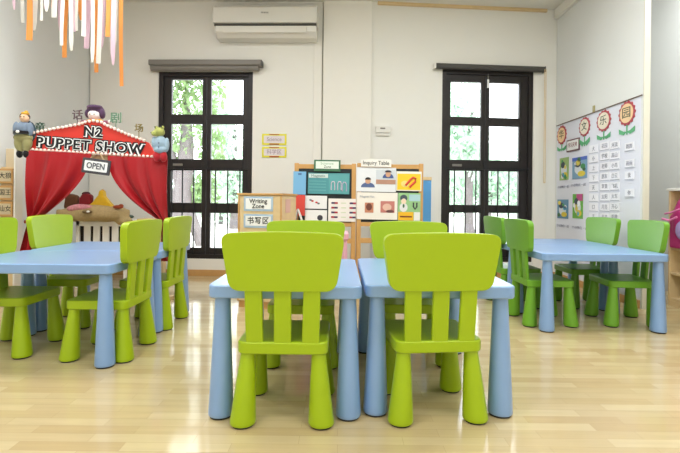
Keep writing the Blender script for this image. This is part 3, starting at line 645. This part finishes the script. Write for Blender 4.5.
# OPEN sign hanging on the theatre
q = T(96.3, 166.5, YT - 0.13); o = empty('open_sign', q, 0); o.rotation_euler = (0, R(7), 0); tag(o, 'dark framed OPEN sign hanging in the theatre opening', 'sign')
W, H = 0.200, 0.108
MB().prism(rrect(W, H, 0.008), -0.006, 0.006).done('frame', rmat((66, 64, 68)), o, bevel=0.002)
MB().prism(rrect(W - 0.036, H - 0.036, 0.006), -0.008, -0.006).done('sign_face', M_paper, o)
text('OPEN', 0.060, 'lettering', rmat((90, 90, 96)), o, (0, -0.009, 0), off=0.0015, w=W - 0.07)
MB().tube([(-0.05, 0, H / 2), (0, 0.0, H / 2 + 0.055), (0.05, 0, H / 2)], 0.002, 6).done('string', M_wood2, o)
# standing characters
for ch, px, y0, y1, c, lb in (('童', 40, 122, 133.5, (50, 84, 66), 'dark green'), ('话', 77.5, 109.5, 121.5, (92, 74, 78), 'dark plum'), ('剧', 116, 112, 125, (94, 134, 108), 'green'), ('场', 139, 123.5, 133.5, (120, 104, 40), 'olive')):
    q = T(px, (y0 + y1) / 2, YT - 0.012); h = (y1 - y0) * YT / F
    o = empty('character_cutout', q); tag(o, '%s cut-out character %s standing on the theatre sign' % (lb, ch), 'cut-out letter', 'characters on top of the theatre')
    m = rmat(c); text(ch, h * 0.88, 'lettering', m, o, (0, 0, 0), ext=0.004, off=0.0004, w=h * 0.85)
    MB().box(-0.002, 0.002, -0.002, 0.002, -h / 2 - 0.035, -h * 0.3).done('stick', m, o)
# puppets
def puppet(label, loc, parts, rz=0, cat='puppet'):
    o = empty('hand_puppet', loc, rz); tag(o, label, cat, 'hand puppets of the theatre')
    for name, col, blobs, rm in parts:
        b = MB()
        for bb in blobs:
            if len(bb) == 2: b.ball(bb[0], bb[1], seg=14)
            elif bb[0] == 'box': b.box(*bb[1:])
            elif bb[0] == 'cone': b.cone(bb[1], bb[2], bb[3], 14)
        b.done(name, mat('felt_%d_%d_%d' % col, col, 0.85, 0.2, 0.12, 40, sheen=0.2), o, remesh=rm)
    return o
k = YT / F   # metres per pixel at the theatre
q = T(23, 157, YT - 0.06)
puppet('puppet man with cap, blue jacket, black belt and khaki trousers at sign left end', q, [
    ('trousers', (150, 146, 100), [((-4 * k, 0, 14 * k), (4.5 * k, 4 * k, 8 * k)), ((4 * k, 0, 14 * k), (4.8 * k, 4 * k, 7 * k)), ((0, 0, 19 * k), (9.5 * k, 5 * k, 5 * k)), ((-3 * k, 0, 9 * k), (3.2 * k, 3 * k, 6 * k)), ((3.4 * k, 0, 9 * k), (3.2 * k, 3 * k, 6 * k))], 0.004),
    ('jacket', (120, 136, 156), [((0, 0, 28 * k), (8 * k, 5 * k, 7 * k)), ((-7 * k, 0, 27 * k), (3 * k, 3 * k, 8 * k)), ((7.4 * k, -1 * k, 27 * k), (3 * k, 3 * k, 7 * k)), ((0, 0, 24 * k), (7.6 * k, 4.8 * k, 4 * k))], 0.004),
    ('belt', (24, 22, 24), [('cone', (0, 0, 22.3 * k), (0, 0, 25 * k), [(0, 8.6 * k), (1, 8.3 * k)])], 0),
    ('buckle', (230, 230, 224), [((0.5 * k, -8.6 * k, 23.7 * k), (1.8 * k, 0.6 * k, 1.5 * k))], 0),
    ('boot', (26, 24, 26), [((-3 * k, -0.5 * k, 3 * k), (2.6 * k, 3.4 * k, 4 * k))], 0), ('boot', (26, 24, 26), [((3.6 * k, -0.5 * k, 3 * k), (2.6 * k, 3.4 * k, 4 * k))], 0),
    ('head', (226, 186, 152), [((1.5 * k, -0.5 * k, 38 * k), (4.2 * k, 4 * k, 4.6 * k)), ((2 * k, -4.3 * k, 37.4 * k), (1 * k, 1 * k, 1 * k)), ((5.2 * k, -0.5 * k, 38 * k), (0.8 * k, 1 * k, 1.2 * k))], 0),
    ('hair', (70, 56, 48), [((0.8 * k, 0.8 * k, 39.4 * k), (4.8 * k, 4.2 * k, 4.2 * k))], 0),
    ('cap', (212, 164, 60), [((1.8 * k, 0, 42.6 * k), (3.6 * k, 3.6 * k, 1.8 * k)), ((3 * k, -0.5 * k, 44 * k), (1.8 * k, 1.8 * k, 1.6 * k))], 0),
    ('cape', (66, 84, 92), [((0, 4 * k, 25 * k), (10.5 * k, 2 * k, 12 * k))], 0),
    ('eye', (30, 28, 30), [((0.4 * k, -4.4 * k, 39 * k), (0.5 * k, 0.4 * k, 0.6 * k)), ((3.4 * k, -4.2 * k, 39 * k), (0.5 * k, 0.4 * k, 0.6 * k))], 0)])
q = T(95, 123, YT + 0.035)
puppet('puppet girl with dark purple hair peeking over the middle of the sign', q, [
    ('head', (236, 226, 220), [((0, 0, 8 * k), (7 * k, 6 * k, 6 * k)), ((0, -6 * k, 7 * k), (0.8 * k, 0.8 * k, 0.8 * k))], 0),
    ('hair', (84, 60, 88), [((0, 1.5 * k, 12 * k), (9 * k, 6.4 * k, 6 * k)), ((-7.2 * k, 0, 9.5 * k), (2.6 * k, 4 * k, 4.5 * k)), ((7.4 * k, 0, 9 * k), (2.6 * k, 4 * k, 5 * k)), ((0, -3 * k, 15.5 * k), (7 * k, 4 * k, 2.6 * k)), ((-5 * k, 0, 15 * k), (3 * k, 4 * k, 2.6 * k)), ((4 * k, 0, 15.6 * k), (3.4 * k, 4 * k, 2.4 * k))], 0.004),
    ('eye', (90, 96, 84), [((-2.2 * k, -6 * k, 7.8 * k), (0.6 * k, 0.4 * k, 0.6 * k)), ((2.2 * k, -6 * k, 7.8 * k), (0.6 * k, 0.4 * k, 0.6 * k))], 0),
    ('collar', (214, 150, 60), [((0, 0, 2 * k), (8.5 * k, 4 * k, 2.6 * k))], 0),
    ('dress', (150, 90, 110), [((0, 0.5 * k, -3 * k), (7.5 * k, 4 * k, 6 * k)), ((-11 * k, 0, 1 * k), (4.5 * k, 3 * k, 2.2 * k)), ((11.5 * k, 0, 0.5 * k), (4.5 * k, 3 * k, 2.2 * k))], 0.005),
    ('hand', (240, 238, 234), [((-14.5 * k, -1 * k, 1.6 * k), (2 * k, 1.6 * k, 2.2 * k))], 0), ('hand', (240, 238, 234), [((15.5 * k, -1 * k, 1 * k), (2.2 * k, 1.6 * k, 2.2 * k))], 0)])
q = T(160, 161, YT - 0.09)
puppet('yellow-green frog-headed puppet in pale blue coat and red trousers at sign right end', q, [
    ('head', (168, 172, 96), [((-1 * k, 0, 28 * k), (5.4 * k, 5 * k, 4.6 * k)), ((-4.5 * k, -2 * k, 26.5 * k), (3.6 * k, 3.4 * k, 2.8 * k)), ((-3 * k, -2 * k, 32 * k), (1.8 * k, 1.8 * k, 1.8 * k)), ((2.5 * k, -1 * k, 32.6 * k), (1.8 * k, 1.8 * k, 1.8 * k))], 0.004),
    ('eye', (40, 40, 30), [((-3.6 * k, -3.8 * k, 32.4 * k), (0.8 * k, 0.6 * k, 0.8 * k)), ((2 * k, -2.8 * k, 33 * k), (0.8 * k, 0.6 * k, 0.8 * k)), ((-7.4 * k, -3.6 * k, 27 * k), (0.6 * k, 0.6 * k, 0.6 * k))], 0),
    ('coat', (150, 172, 188), [((0, 0, 17 * k), (6.2 * k, 4.4 * k, 8 * k)), ((6.5 * k, 0, 16 * k), (2.4 * k, 2.4 * k, 7 * k)), ((-5.6 * k, -1 * k, 18 * k), (2.4 * k, 2.4 * k, 6 * k)), ((0.5 * k, 0, 11 * k), (7 * k, 4.6 * k, 4 * k))], 0.004),
    ('trousers', (176, 36, 44), [((-3 * k, 0, 4.5 * k), (3.6 * k, 3.6 * k, 5.6 * k)), ((3.4 * k, 0, 4.5 * k), (3.6 * k, 3.6 * k, 5.6 * k))], 0.004),
    ('button', (60, 70, 90), [((0.4 * k, -4.4 * k, 17 * k), (0.6 * k, 0.4 * k, 0.6 * k)), ((0.4 * k, -4.6 * k, 13 * k), (0.6 * k, 0.4 * k, 0.6 * k))], 0)])
# slatted white crate, burlap sack and the puppets in it
YC = 3.95; kc = YC / F
q0 = P(76, 222, YC); q1 = P(126, 222, YC); zt = P(100, 220, YC).z
cr_ = empty('slatted_crate', ((q0.x + q1.x) / 2, YC, 0)); tag(cr_, 'white slatted wooden crate behind the theatre opening under a burlap sack', 'crate')
hw = (q1.x - q0.x) / 2; D = 0.30
zs0 = P(100, 246, YC).z - 0.1
for y, nm in ((0, 'front_frame'), (D, 'back_frame')):
    MB().box(-hw, hw, y, y + 0.018, zt - 0.055, zt).box(-hw, hw, y, y + 0.018, zs0 - 0.05, zs0).box(-hw, -hw + 0.03, y, y + 0.018, zs0 - 0.05, zt).box(hw - 0.03, hw, y, y + 0.018, zs0 - 0.05, zt).done(nm, M_white, cr_, bevel=0.002)
    for kx in range(1, 5):
        x = -hw + 0.015 + (2 * hw - 0.03) * kx / 5; MB().box(x - 0.028, x + 0.028, y + 0.002, y + 0.015, zs0, zt - 0.055).done('slat', M_white, cr_)
for s in (-1, 1):
    for y in (0.0, D - 0.02): MB().box(s * hw - 0.02 * (s > 0), s * hw + 0.02 * (s < 0), y, y + 0.03, 0, zs0 - 0.05).done('leg', M_white, cr_)
    MB().box(min(s * hw, s * (hw - 0.018)), max(s * hw, s * (hw - 0.018)), 0.02, D, zs0 - 0.05, zt).done('side_panel', M_white, cr_)
MB().box(-hw + 0.02, hw - 0.02, 0.04, D - 0.02, zs0, zt - 0.04).done('dark_fill', mat('dark_fill', (60, 52, 48), 0.9), cr_)  # dark block filling the crate, seen between the slats
qs = P(91, 226, YC); sk = empty('burlap_sack', (qs.x, YC + 0.08, zt - 0.01)); tag(sk, 'beige burlap sack draped over the white crate, holding puppets', 'sack')
sp = (P(100, 200, YC).z - zt)
b = MB(); b.ball((0, 0, 0.075), (34 * kc, 0.17, 8.5 * kc)); b.ball((14 * kc, -0.03, 0.05), (19 * kc, 0.15, 7 * kc)); b.ball((-20 * kc, -0.02, 0.05), (15 * kc, 0.15, 7 * kc)); b.ball((30 * kc, -0.02, 0.0), (7 * kc, 0.10, 5 * kc)); b.ball((0, -0.12, 0.045), (32 * kc, 0.05, 5.5 * kc)); b.box(-31 * kc, 30 * kc, -0.15, 0.10, 0.03, 0.10)
b.done('sack_body', M_burlap, sk, remesh=0.014)
MB().ball((2 * kc, -0.175, 0.085), (5 * kc, 0.02, 2 * kc)).done('knot', mat('burlap_knot', (140, 120, 84), 0.95), sk); MB().ball((4 * kc, -0.19, 0.085), (1.6 * kc, 0.012, 1.2 * kc)).done('button', M_paper, sk)
def poly_puppet(label, px, py0, outline, col, th_, extra=()):
    q = P(px, py0, YC + 0.05); o = empty('hand_puppet', q); tag(o, label, 'puppet', 'hand puppets of the theatre')
    b = MB(); b.prism([(x * kc, z * kc) for x, z in outline], -th_ / 2, th_ / 2); b.done('body', mat('felt_%d_%d_%d' % col, col, 0.85, 0.2, 0.15, 30, sheen=0.2), o, bevel=th_ * 0.35, seg=3)
    for n_, c_, bl in extra: MB().ball(*bl).done(n_, mat('felt_%d_%d_%d' % c_, c_, 0.85, 0.2, 0.15, 30), o)
poly_puppet('brown square felt puppet sticking up from the left of the sack', 72, 209, [(-7.5, 0), (6, 0), (8, 8), (6, 14), (-3, 16), (-6, 12)], (98, 62, 40), 0.06, (('ear', (70, 44, 30), ((-4 * kc, 0, 15 * kc), (2 * kc, 0.02, 2.5 * kc))),))
poly_puppet('dark red felt puppet in the sack between the brown and yellow ones', 86, 209, [(-7, 0), (7, 0), (6.5, 9), (7, 14), (1, 16.5), (-2, 17), (-6, 11)], (130, 30, 36), 0.06, (('crest', (84, 40, 50), ((0, 0, 15.5 * kc), (4 * kc, 0.03, 2 * kc))),))
poly_puppet('yellow pointed hat puppet at the right of the sack', 102, 209, [(-11.5, 0), (12, 0), (12, 3), (7, 8), (3, 13), (2, 19), (-1.5, 19), (-2.5, 14), (-8, 7), (-12, 3.5)], (218, 176, 40), 0.07, (('tip', (190, 140, 40), ((0.3 * kc, 0, 18.5 * kc), (1.6 * kc, 0.02, 1.4 * kc))),))
q = P(81, 208, YC - 0.03); o = empty('folded_cloth', q); tag(o, 'pink spotted cloth bundled on top of the sack', 'cloth')
MB().ball((0, 0, 0), (13 * kc, 0.05, 4 * kc)).ball((-7 * kc, 0, -1 * kc), (7 * kc, 0.05, 3.6 * kc)).done('cloth_body', mat('pink_spotted_cloth', (206, 140, 146), 0.9, 0.1, 0.5, 60), o, remesh=0.01)
q = P(118, 207, YC - 0.02); o = MB().ball((0, 0, 0), (5 * kc, 0.03, 2 * kc)).ball((3 * kc, 0, 1 * kc), (2.4 * kc, 0.02, 2 * kc)).done('toy_bird', mat('felt_rust', (150, 70, 40), 0.9), loc=q); tag(o, 'small rust coloured felt toy lying at the right end of the sack', 'toy')
# low wooden bench and dark object beside crate
q = P(138, 224, 4.1); o = empty('low_bench', (q.x, 4.1, 0)); tag(o, 'low pale wooden bench behind the right curtain of the theatre', 'bench')
zb = P(138, 219, 4.1).z
MB().box(-0.04, 0.16, 0.06, 0.28, zb - 0.03, zb).done('bench_top', M_wood2, o, bevel=0.004); MB().box(-0.03, 0.15, 0.08, 0.10, 0.1, zb - 0.03).done('front_panel', M_white, o)
for x in (-0.02, 0.14):
    for y in (0.08, 0.25): MB().box(x - 0.015, x + 0.015, y - 0.015, y + 0.015, 0, zb - 0.03).done('leg', M_wood2, o)
q = P(127, 218.4, 4.15); o = MB().ball((0, 0, 0.018), (0.055, 0.03, 0.018)).ball((-0.02, 0, 0.03), (0.03, 0.025, 0.014)).done('toy_turtle', rmat((70, 96, 84)), loc=(q.x, 4.17, zb)); tag(o, 'small dark green toy lying on the low bench', 'toy')

# ------------------------------------------------------------------ label drawers at the left edge
YD = 3.50; xR_ = P(13, 200, YD).x; xP = P(14.8, 200, YD).x; zP = P(10, 147, YD).z; zD = P(5, 168, YD).z
cab = empty('drawer_cabinet', (xR_ - 0.11, YD, 0)); tag(cab, 'wooden cabinet with labelled cork drawers at the left edge', 'cabinet')
X0 = 0.0
MB().box(X0, 0.11, 0.02, 0.085, 0, zD + 0.01).done('body', M_wood2, cab, bevel=0.003)
MB().box(0.112, 0.112 + xP - xR_, 0.0, 0.085, 0, zP).done('side_panel', M_white, cab, bevel=0.003)
MB().box(X0, 0.11, 0.07, 0.082, zD + 0.01, zP - 0.005).done('back_board', mat('beige_board', (214, 196, 164), 0.8), cab)
for y0, y1, t in ((168.5, 183.5, '大狼'), (185.5, 200, '国王'), (201.5, 216.5, '仙女'), (218.5, 234, '王子'), (236, 251, '公主')):
    a = P(6, y1, YD).z; c = P(6, y0, YD).z
    d = MB().box(X0 + 0.004, 0.107, -0.004, 0.02, a, c).done('drawer', M_wood, cab, bevel=0.003)
    MB().box(X0 + 0.008, 0.095, -0.006, -0.004, a + 0.016, c - 0.016).done('label_card', mat('tan_card', (206, 190, 156), 0.8), d)
    text(t, 0.050, 'lettering', M_ink, d, (0.052, -0.0068, (a + c) / 2))

# ------------------------------------------------------------------ writing zone cabinet
YZ = 3.30; a = P(238.3, 200, YZ); b_ = P(282, 200, YZ - 0.08); zt = P(260, 193.3, YZ).z; W = b_.x - a.x; rzw = R(-14)
wz = empty('writing_cabinet', (a.x, YZ, 0), rzw); tag(wz, 'light wooden cabinet with blue bordered writing labels before the left window', 'cabinet')
W = W / math.cos(rzw); D = 0.30
MB().box(0, W, 0, D, 0.05, zt - 0.015).done('carcass', M_wood2, wz, bevel=0.003); MB().box(0.01, W - 0.01, 0.01, D - 0.01, 0, 0.05).done('plinth', M_wood, wz)
MB().box(-0.008, W + 0.008, -0.008, D + 0.008, zt - 0.015, zt).done('top', M_wood, wz, bevel=0.003)
MB().box(0, 0.012, -0.006, 0, 0.05, zt - 0.015).box(W - 0.012, W, -0.006, 0, 0.05, zt - 0.015).done('edge_strip', M_wood, wz, bevel=0.002)
def local_z(py): return P(260, py, YZ).z
M_bb = mat('blue_grey_card', (168, 192, 214), 0.6)
for y0, y1, t1, t2, lb in ((196.5, 211, 'Writing', 'Zone', 'upper'), (214, 227.5, '书写区', None, 'lower')):
    z0, z1 = local_z(y1), local_z(y0); ww = 0.225
    x_, y_ = W * 0.47, -0.001
    o = empty('zone_label', Vector((a.x, YZ, 0)) + Matrix.Rotation(rzw, 3, 'Z') @ Vector((x_, y_, (z0 + z1) / 2)), rzw)
    tag(o, 'blue bordered label reading %s on the writing cabinet, %s of two' % (('Writing Zone' if t2 else '书写区'), lb), 'label', 'labels on the writing cabinet')
    h = z1 - z0; MB().box(-ww / 2, ww / 2, -0.003, 0, -h / 2, h / 2).done('border_card', M_bb, o); MB().box(-ww / 2 + 0.014, ww / 2 - 0.014, -0.0045, -0.003, -h / 2 + 0.014, h / 2 - 0.014).done('paper', M_paper, o)
    if t2: text(t1, 0.044, 'lettering', M_ink, o, (0, -0.0052, 0.018), off=0.0006); text(t2, 0.044, 'lettering', M_ink, o, (0, -0.0052, -0.018), off=0.0006)
    else: text(t1, 0.054, 'lettering', M_ink, o, (0, -0.0052, 0), off=0.0006, sp=1.15)
o = MB().box(0.0, 0.002, -0.10, -0.0, -0.05, 0.05)
o = o.done('pink_note', rmat((222, 180, 170)), smooth=0); o.location = Vector((a.x, YZ, 0)) + Matrix.Rotation(rzw, 3, 'Z') @ Vector((W, 0.17, zt - 0.09)); o.rotation_euler = (0, 0, rzw); tag(o, 'small pink note stuck to the side of the writing cabinet', 'note')

# ------------------------------------------------------------------ double easel with posters
YE = 3.75
def E(px, py, Y=YE): q = P(px, py, Y); return q
def easel(label, x0, x1, ytop, legpx, board):
    c = E((x0 + x1) / 2, 200); o = empty('easel', (c.x, YE, 0)); tag(o, label, 'easel')
    l = lambda px, py: (E(px, py).x - c.x, E(px, py).z)
    xa, za = l(x0, ytop); xb, _ = l(x1, ytop)
    pw = 0.036
    for x in (xa + pw / 2, xb - pw / 2):
        MB().box(x - pw / 2, x + pw / 2, 0, 0.025, 0, za).done('leg', M_wood, o, bevel=0.003)
        b = MB(); b.loft([[Vector((x - 0.015, 0.30, 0)), Vector((x + 0.015, 0.30, 0)), Vector((x + 0.015, 0.325, 0)), Vector((x - 0.015, 0.325, 0))], [Vector((x - 0.015, 0.026, za - 0.05)), Vector((x + 0.015, 0.026, za - 0.05)), Vector((x + 0.015, 0.05, za - 0.05)), Vector((x - 0.015, 0.05, za - 0.05))]]); b.done('rear_leg', M_wood, o, bevel=0.002)
    zb = l(x0, 222)[1]
    MB().box(xa + pw, xb - pw, 0.002, 0.022, za - 0.045, za - 0.008).done('top_rail', M_wood, o, bevel=0.003)
    MB().box(xa + pw, xb - pw, 0.006, 0.018, zb, za - 0.045).done('chalkboard', M_board, o, smooth=0)
    MB().box(xa + pw, xb - pw, 0.002, 0.022, zb - 0.035, zb).done('lower_rail', M_wood, o, bevel=0.003)
    MB().box(xa + pw, xb - pw, 0.002, 0.022, l(x0, 243)[1], l(x0, 238)[1]).done('stretcher', M_wood, o, bevel=0.003)
    return o
easel('wooden easel with chalkboard and teal poster, left of the pair', 294.5, 356.2, 163, None, None)
easel('wooden easel covered with white and yellow posters, right of the pair', 357.2, 423.5, 163, None, None)
def sheet(name, label, cat, x0, y0, x1, y1, col, off=0.004, group=None, th_=0.002, tilt=0):
    p0 = E((x0 + x1) / 2, (y0 + y1) / 2, YE - off); kk = (YE - off) / F; W = (x1 - x0) * kk; H = (y1 - y0) * kk
    o = empty(name, p0); o.rotation_euler = (0, R(tilt) + 0.0087, 0); tag(o, label, cat, group)
    MB().box(-W / 2, W / 2, -th_, 0, -H / 2, H / 2).done('paper', rmat(col), o, smooth=0)
    def loc(px, py): return ((px - (x0 + x1) / 2) * kk, -(py - (y0 + y1) / 2) * kk)
    def rect(nm, a, b_, c, d, cl, lay=1):
        p_, q_ = loc(a, b_), loc(c, d); MB().box(p_[0], q_[0], -th_ - 0.0012 * lay, -th_ - 0.0012 * (lay - 1), q_[1], p_[1]).done(nm, rmat(cl), o, smooth=0)
    def ell(nm, cx, cy, rx, ry, cl, lay=2, a0=0, a1=360):
        p_ = loc(cx, cy); MB().prism(disc(p_[0], p_[1], rx * kk, ry * kk, 18, a0, a1), -th_ - 0.0012 * lay, -th_ - 0.0012 * (lay - 1)).done(nm, rmat(cl), o, smooth=0)
    def txt(s, cx, cy, h, cl, w=None, lay=1):
        p_ = loc(cx, cy); text(s, h * kk, 'lettering', rmat(cl), o, (p_[0], -th_ - 0.0012 * lay - 0.0008, p_[1]), w=w * kk if w else None)
    def line(nm, pts_, r, cl):
        MB().tube([Vector((loc(x, y)[0], -th_ - 0.002, loc(x, y)[1])) for x, y in pts_], r * kk, 6).done(nm, rmat(cl), o)
    return o, rect, ell, txt, line
EG = 'posters and cards on the left easel'; EG2 = 'posters on the right easel'
o, r_, e_, t_, l_ = sheet('poster', 'teal poster with paper clip shapes on the left easel', 'poster', 308, 173, 349.5, 194, (78, 150, 158), group=EG)
r_('title_strip', 308.7, 174, 328, 178, (206, 226, 226)); t_('Magnets', 318, 176, 3.4, (110, 140, 140), 14, 2)
for k_ in range(4): r_('text_line', 309, 181 + 3 * k_, 326, 181.6 + 3 * k_, (110, 178, 184))
r_('poster_panel', 329, 174, 349, 193.3, (92, 164, 168))
for cx in (333.5, 340, ): l_('paper_clip', [(cx - 2.2, 190), (cx - 2.2, 183), (cx - 1.2, 181.5), (cx + 0.6, 181.5), (cx + 1.2, 183), (cx + 1.2, 190)], 0.5, (220, 210, 226))
l_('paper_clip', [(342.5, 191), (342.5, 184), (343.6, 182), (345.4, 182), (346.5, 184), (346.5, 191)], 0.5, (190, 180, 210))
o, r_, e_, t_, l_ = sheet('easel_sign', 'green framed sign hung at the top of the left easel', 'sign', 314, 160, 340.5, 171.3, (60, 112, 82), off=0.012, th_=0.006)
r_('sign_face', 315.8, 161.4, 338.8, 168.8, (228, 240, 230)); t_('Science', 327, 163.6, 3.6, (150, 180, 160), 13, 1); t_('Zone', 327.5, 166.9, 3.6, (70, 84, 76), 7, 1)
o, r_, e_, t_, l_ = sheet('card', 'white card with two small red and grey magnets on left easel', 'card', 305, 195.7, 327, 208.7, (232, 234, 236), group=EG)
for cx, cy, cl in ((310.5, 200, (110, 116, 120)), (312.5, 201, (190, 60, 60)), (316.5, 202.4, (200, 60, 70)), (318.6, 203.4, (110, 116, 120))): e_('magnet', cx, cy, 1.3, 0.9, cl, 1)
o, r_, e_, t_, l_ = sheet('card', 'white card with a dark round spot, lower on left easel', 'card', 305, 210, 327, 224, (232, 234, 236), group=EG)
e_('dark_spot', 320, 217.7, 2.8, 2.8, (60, 60, 70), 1)
o, r_, e_, t_, l_ = sheet('chart', 'white chart with rows of dark red and blue bars on left easel', 'chart', 328.3, 198.7, 355.5, 221.5, (236, 232, 228), off=0.006, group=EG)
for j in range(4):
    for x in (331.3, 349.5):
        r_('bar', x, 202.2 + 4.7 * j, x + 6.4, 204 + 4.7 * j, (70, 50, 90)); r_('bar_tip', x + (0 if j % 2 else 3.4), 202.2 + 4.7 * j, x + (3 if j % 2 else 6.4), 204 + 4.7 * j, (170, 40, 60), 2)
    r_('faint_mark', 341, 202.6 + 4.7 * j, 346, 203.6 + 4.7 * j, (206, 216, 190))
o, r_, e_, t_, l_ = sheet('folder', 'light blue folder hooked on the left post of left easel', 'folder', 293.3, 171.5, 306, 194.5, (120, 180, 222), off=0.012, th_=0.006)
r_('clip', 298, 173, 301.5, 175, (80, 120, 170))
o, r_, e_, t_, l_ = sheet('folder', 'red folder hooked on the left easel below the blue one', 'folder', 291.5, 194.8, 305, 215.5, (214, 72, 62), off=0.016, th_=0.006)
# right easel
o, r_, e_, t_, l_ = sheet('poster', 'white poster with two photos of children, upper left of right easel', 'poster', 356.5, 167.5, 396, 191.8, (228, 232, 238), group=EG2)
r_('photo_strip', 376, 169.5, 395.5, 184, (206, 214, 222)); r_('desk', 376, 179.5, 395.5, 184, (182, 140, 120), 2)
e_('shirt', 388, 178, 5.5, 5, (70, 92, 150), 3, 0, 180); e_('face', 388, 174, 2.6, 3, (206, 160, 130), 4); e_('hair', 388, 172.2, 3.4, 2.2, (60, 50, 60), 5, 0, 180)
e_('shirt', 368, 187.5, 7, 5, (84, 104, 150), 1, 0, 180); e_('face', 368, 181, 2.8, 3, (210, 164, 132), 2); e_('hair', 368, 179.8, 3, 2.4, (40, 36, 40), 3, 0, 180)
o, r_, e_, t_, l_ = sheet('poster', 'yellow poster with a red horseshoe magnet on right easel', 'poster', 396.3, 171.5, 421.5, 191, (236, 234, 226), group=EG2)
r_('yellow_field', 397.3, 173.8, 420.6, 190, (240, 204, 44)); l_('horseshoe_magnet', [(405.5, 185.5), (410.5, 179.5), (413, 177.3), (415.6, 178.5), (415.2, 181.5), (409.5, 187.3)], 1.2, (216, 80, 50)); e_('pale_ellipse', 405, 184, 4, 3.2, (238, 214, 130), 2)  # pale ellipse lies on the yellow field beside the magnet
o, r_, e_, t_, l_ = sheet('poster', 'white poster with two pictures of hands, lower left of right easel', 'poster', 356.8, 192.5, 397.5, 219.5, (238, 234, 226), group=EG2)
t_('Magnet fun', 367, 196.8, 3, (150, 160, 180), 14); r_('photo', 364.8, 202.8, 373.5, 212.8, (196, 132, 104)); r_('photo', 380.5, 201, 394.5, 212.5, (196, 124, 116)); e_('cup', 369, 207, 3, 3.6, (110, 60, 50)); e_('hand', 387, 207, 4.5, 3.6, (224, 186, 170)); e_('detail', 390, 211, 4, 1.4, (110, 70, 70), 3)
o, r_, e_, t_, l_ = sheet('poster', 'green and yellow poster with cartoon boy and magnet, lower right of right easel', 'poster', 398, 193, 420.5, 221, (150, 196, 140), group=EG2)
r_('yellow_field', 398.3, 212, 413.5, 220.5, (238, 184, 40)); e_('hat', 403.5, 198.2, 3.6, 3.4, (70, 84, 96), 1); e_('face', 403.5, 201.4, 2.6, 2.8, (236, 214, 190), 2); e_('coat', 403.5, 207.5, 4, 4.6, (226, 228, 230), 1); e_('tie', 403.5, 206, 1, 2, (70, 110, 80), 2)
l_('horseshoe_magnet', [(413.3, 202.5), (413.3, 206.5), (415, 209), (416.8, 206.5), (416.8, 202.5)], 0.8, (60, 60, 70)); r_('speech_panel', 409, 194.5, 420, 201, (170, 206, 214), 1); r_('caption', 400, 216, 412, 217.4, (120, 60, 30), 2); r_('white_note', 414, 212, 420, 220.5, (232, 232, 230))
o, r_, e_, t_, l_ = sheet('easel_label', 'white strip reading Inquiry Table at the top of right easel', 'label', 361, 159.3, 391.3, 166.8, (240, 238, 232), off=0.012, th_=0.003)
t_('Inquiry Table', 376, 163, 5.6, (60, 60, 64), 26)
# blue standing board behind the right easel
q0 = P(423, 200, 4.15); q1 = P(431.2, 200, 4.15); zt = P(427, 177, 4.15).z
o = empty('storage_board', ((q0.x + q1.x) / 2 - 0.08, 4.15, 0)); tag(o, 'blue panel with pale wooden top standing behind the right easel', 'board')
wv = q1.x - ((q0.x + q1.x) / 2 - 0.08)
MB().box(-0.2, wv, 0, 0.03, 0.0, zt - 0.03).done('blue_panel', rmat((86, 156, 214)), o, bevel=0.003); MB().box(-0.205, wv + 0.003, -0.004, 0.034, zt - 0.03, zt).done('top_edge', M_wood2, o, bevel=0.003)
# folded white card beside writing cabinet
q = P(297.5, 222, 3.54); o = empty('folded_card', (q.x + 0.006, 3.54, q.z - 0.02)); tag(o, 'white folded card standing between the writing cabinet and left easel', 'card')
b = MB(); hh = 16 * 3.45 / F; b.loft([[Vector((-0.035, -0.01, 0)), Vector((-0.027, -0.01, 0)), Vector((-0.027, 0.10, 0)), Vector((-0.035, 0.10, 0))], [Vector((-0.012, -0.01, hh)), Vector((-0.004, -0.01, hh)), Vector((-0.004, 0.10, hh)), Vector((-0.012, 0.10, hh))]]); b.done('card_side', M_paper, o)
b = MB(); b.loft([[Vector((0.032, -0.01, -0.0)), Vector((0.04, -0.01, 0)), Vector((0.04, 0.10, 0)), Vector((0.032, 0.10, 0))], [Vector((-0.010, -0.01, hh)), Vector((-0.004, -0.01, hh)), Vector((-0.004, 0.10, hh)), Vector((-0.010, 0.10, hh))]]); b.done('card_side', M_paper, o)
st = empty('side_table', (q.x + 0.045, 3.62, 0)); tag(st, 'small wooden side table beside the writing cabinet under the folded card', 'table')
zz = q.z - 0.02
MB().box(-0.08, 0.12, -0.10, 0.12, zz - 0.02, zz).done('tabletop', M_wood2, st, bevel=0.003)
for x in (-0.06, 0.10):
    for y in (-0.08, 0.10): MB().box(x - 0.012, x + 0.012, y - 0.012, y + 0.012, 0, zz - 0.02).done('leg', M_wood2, st)
# pink stool behind the left centre table
q = P(348.8, 236, 2.95); o = empty('pink_stool', (q.x - 0.15, 3.08, 0)); tag(o, 'pink plastic stool behind the left centre table, mostly hidden by a green chair', 'stool')
M_pk = mat('pink_plastic', (238, 178, 196), 0.4); zt = P(346, 233.5, 2.95).z
MB().zprism(rrect(0.30, 0.26, 0.03), zt - 0.045, zt).done('seat', M_pk, o, bevel=0.008)
for sx in (-1, 1):
    for sy in (-1, 1): MB().cone((sx * 0.125, sy * 0.10, 0), (sx * 0.12, sy * 0.095, zt - 0.04), [(0, 0.026), (1, 0.020)], 16).done('leg', M_pk, o)
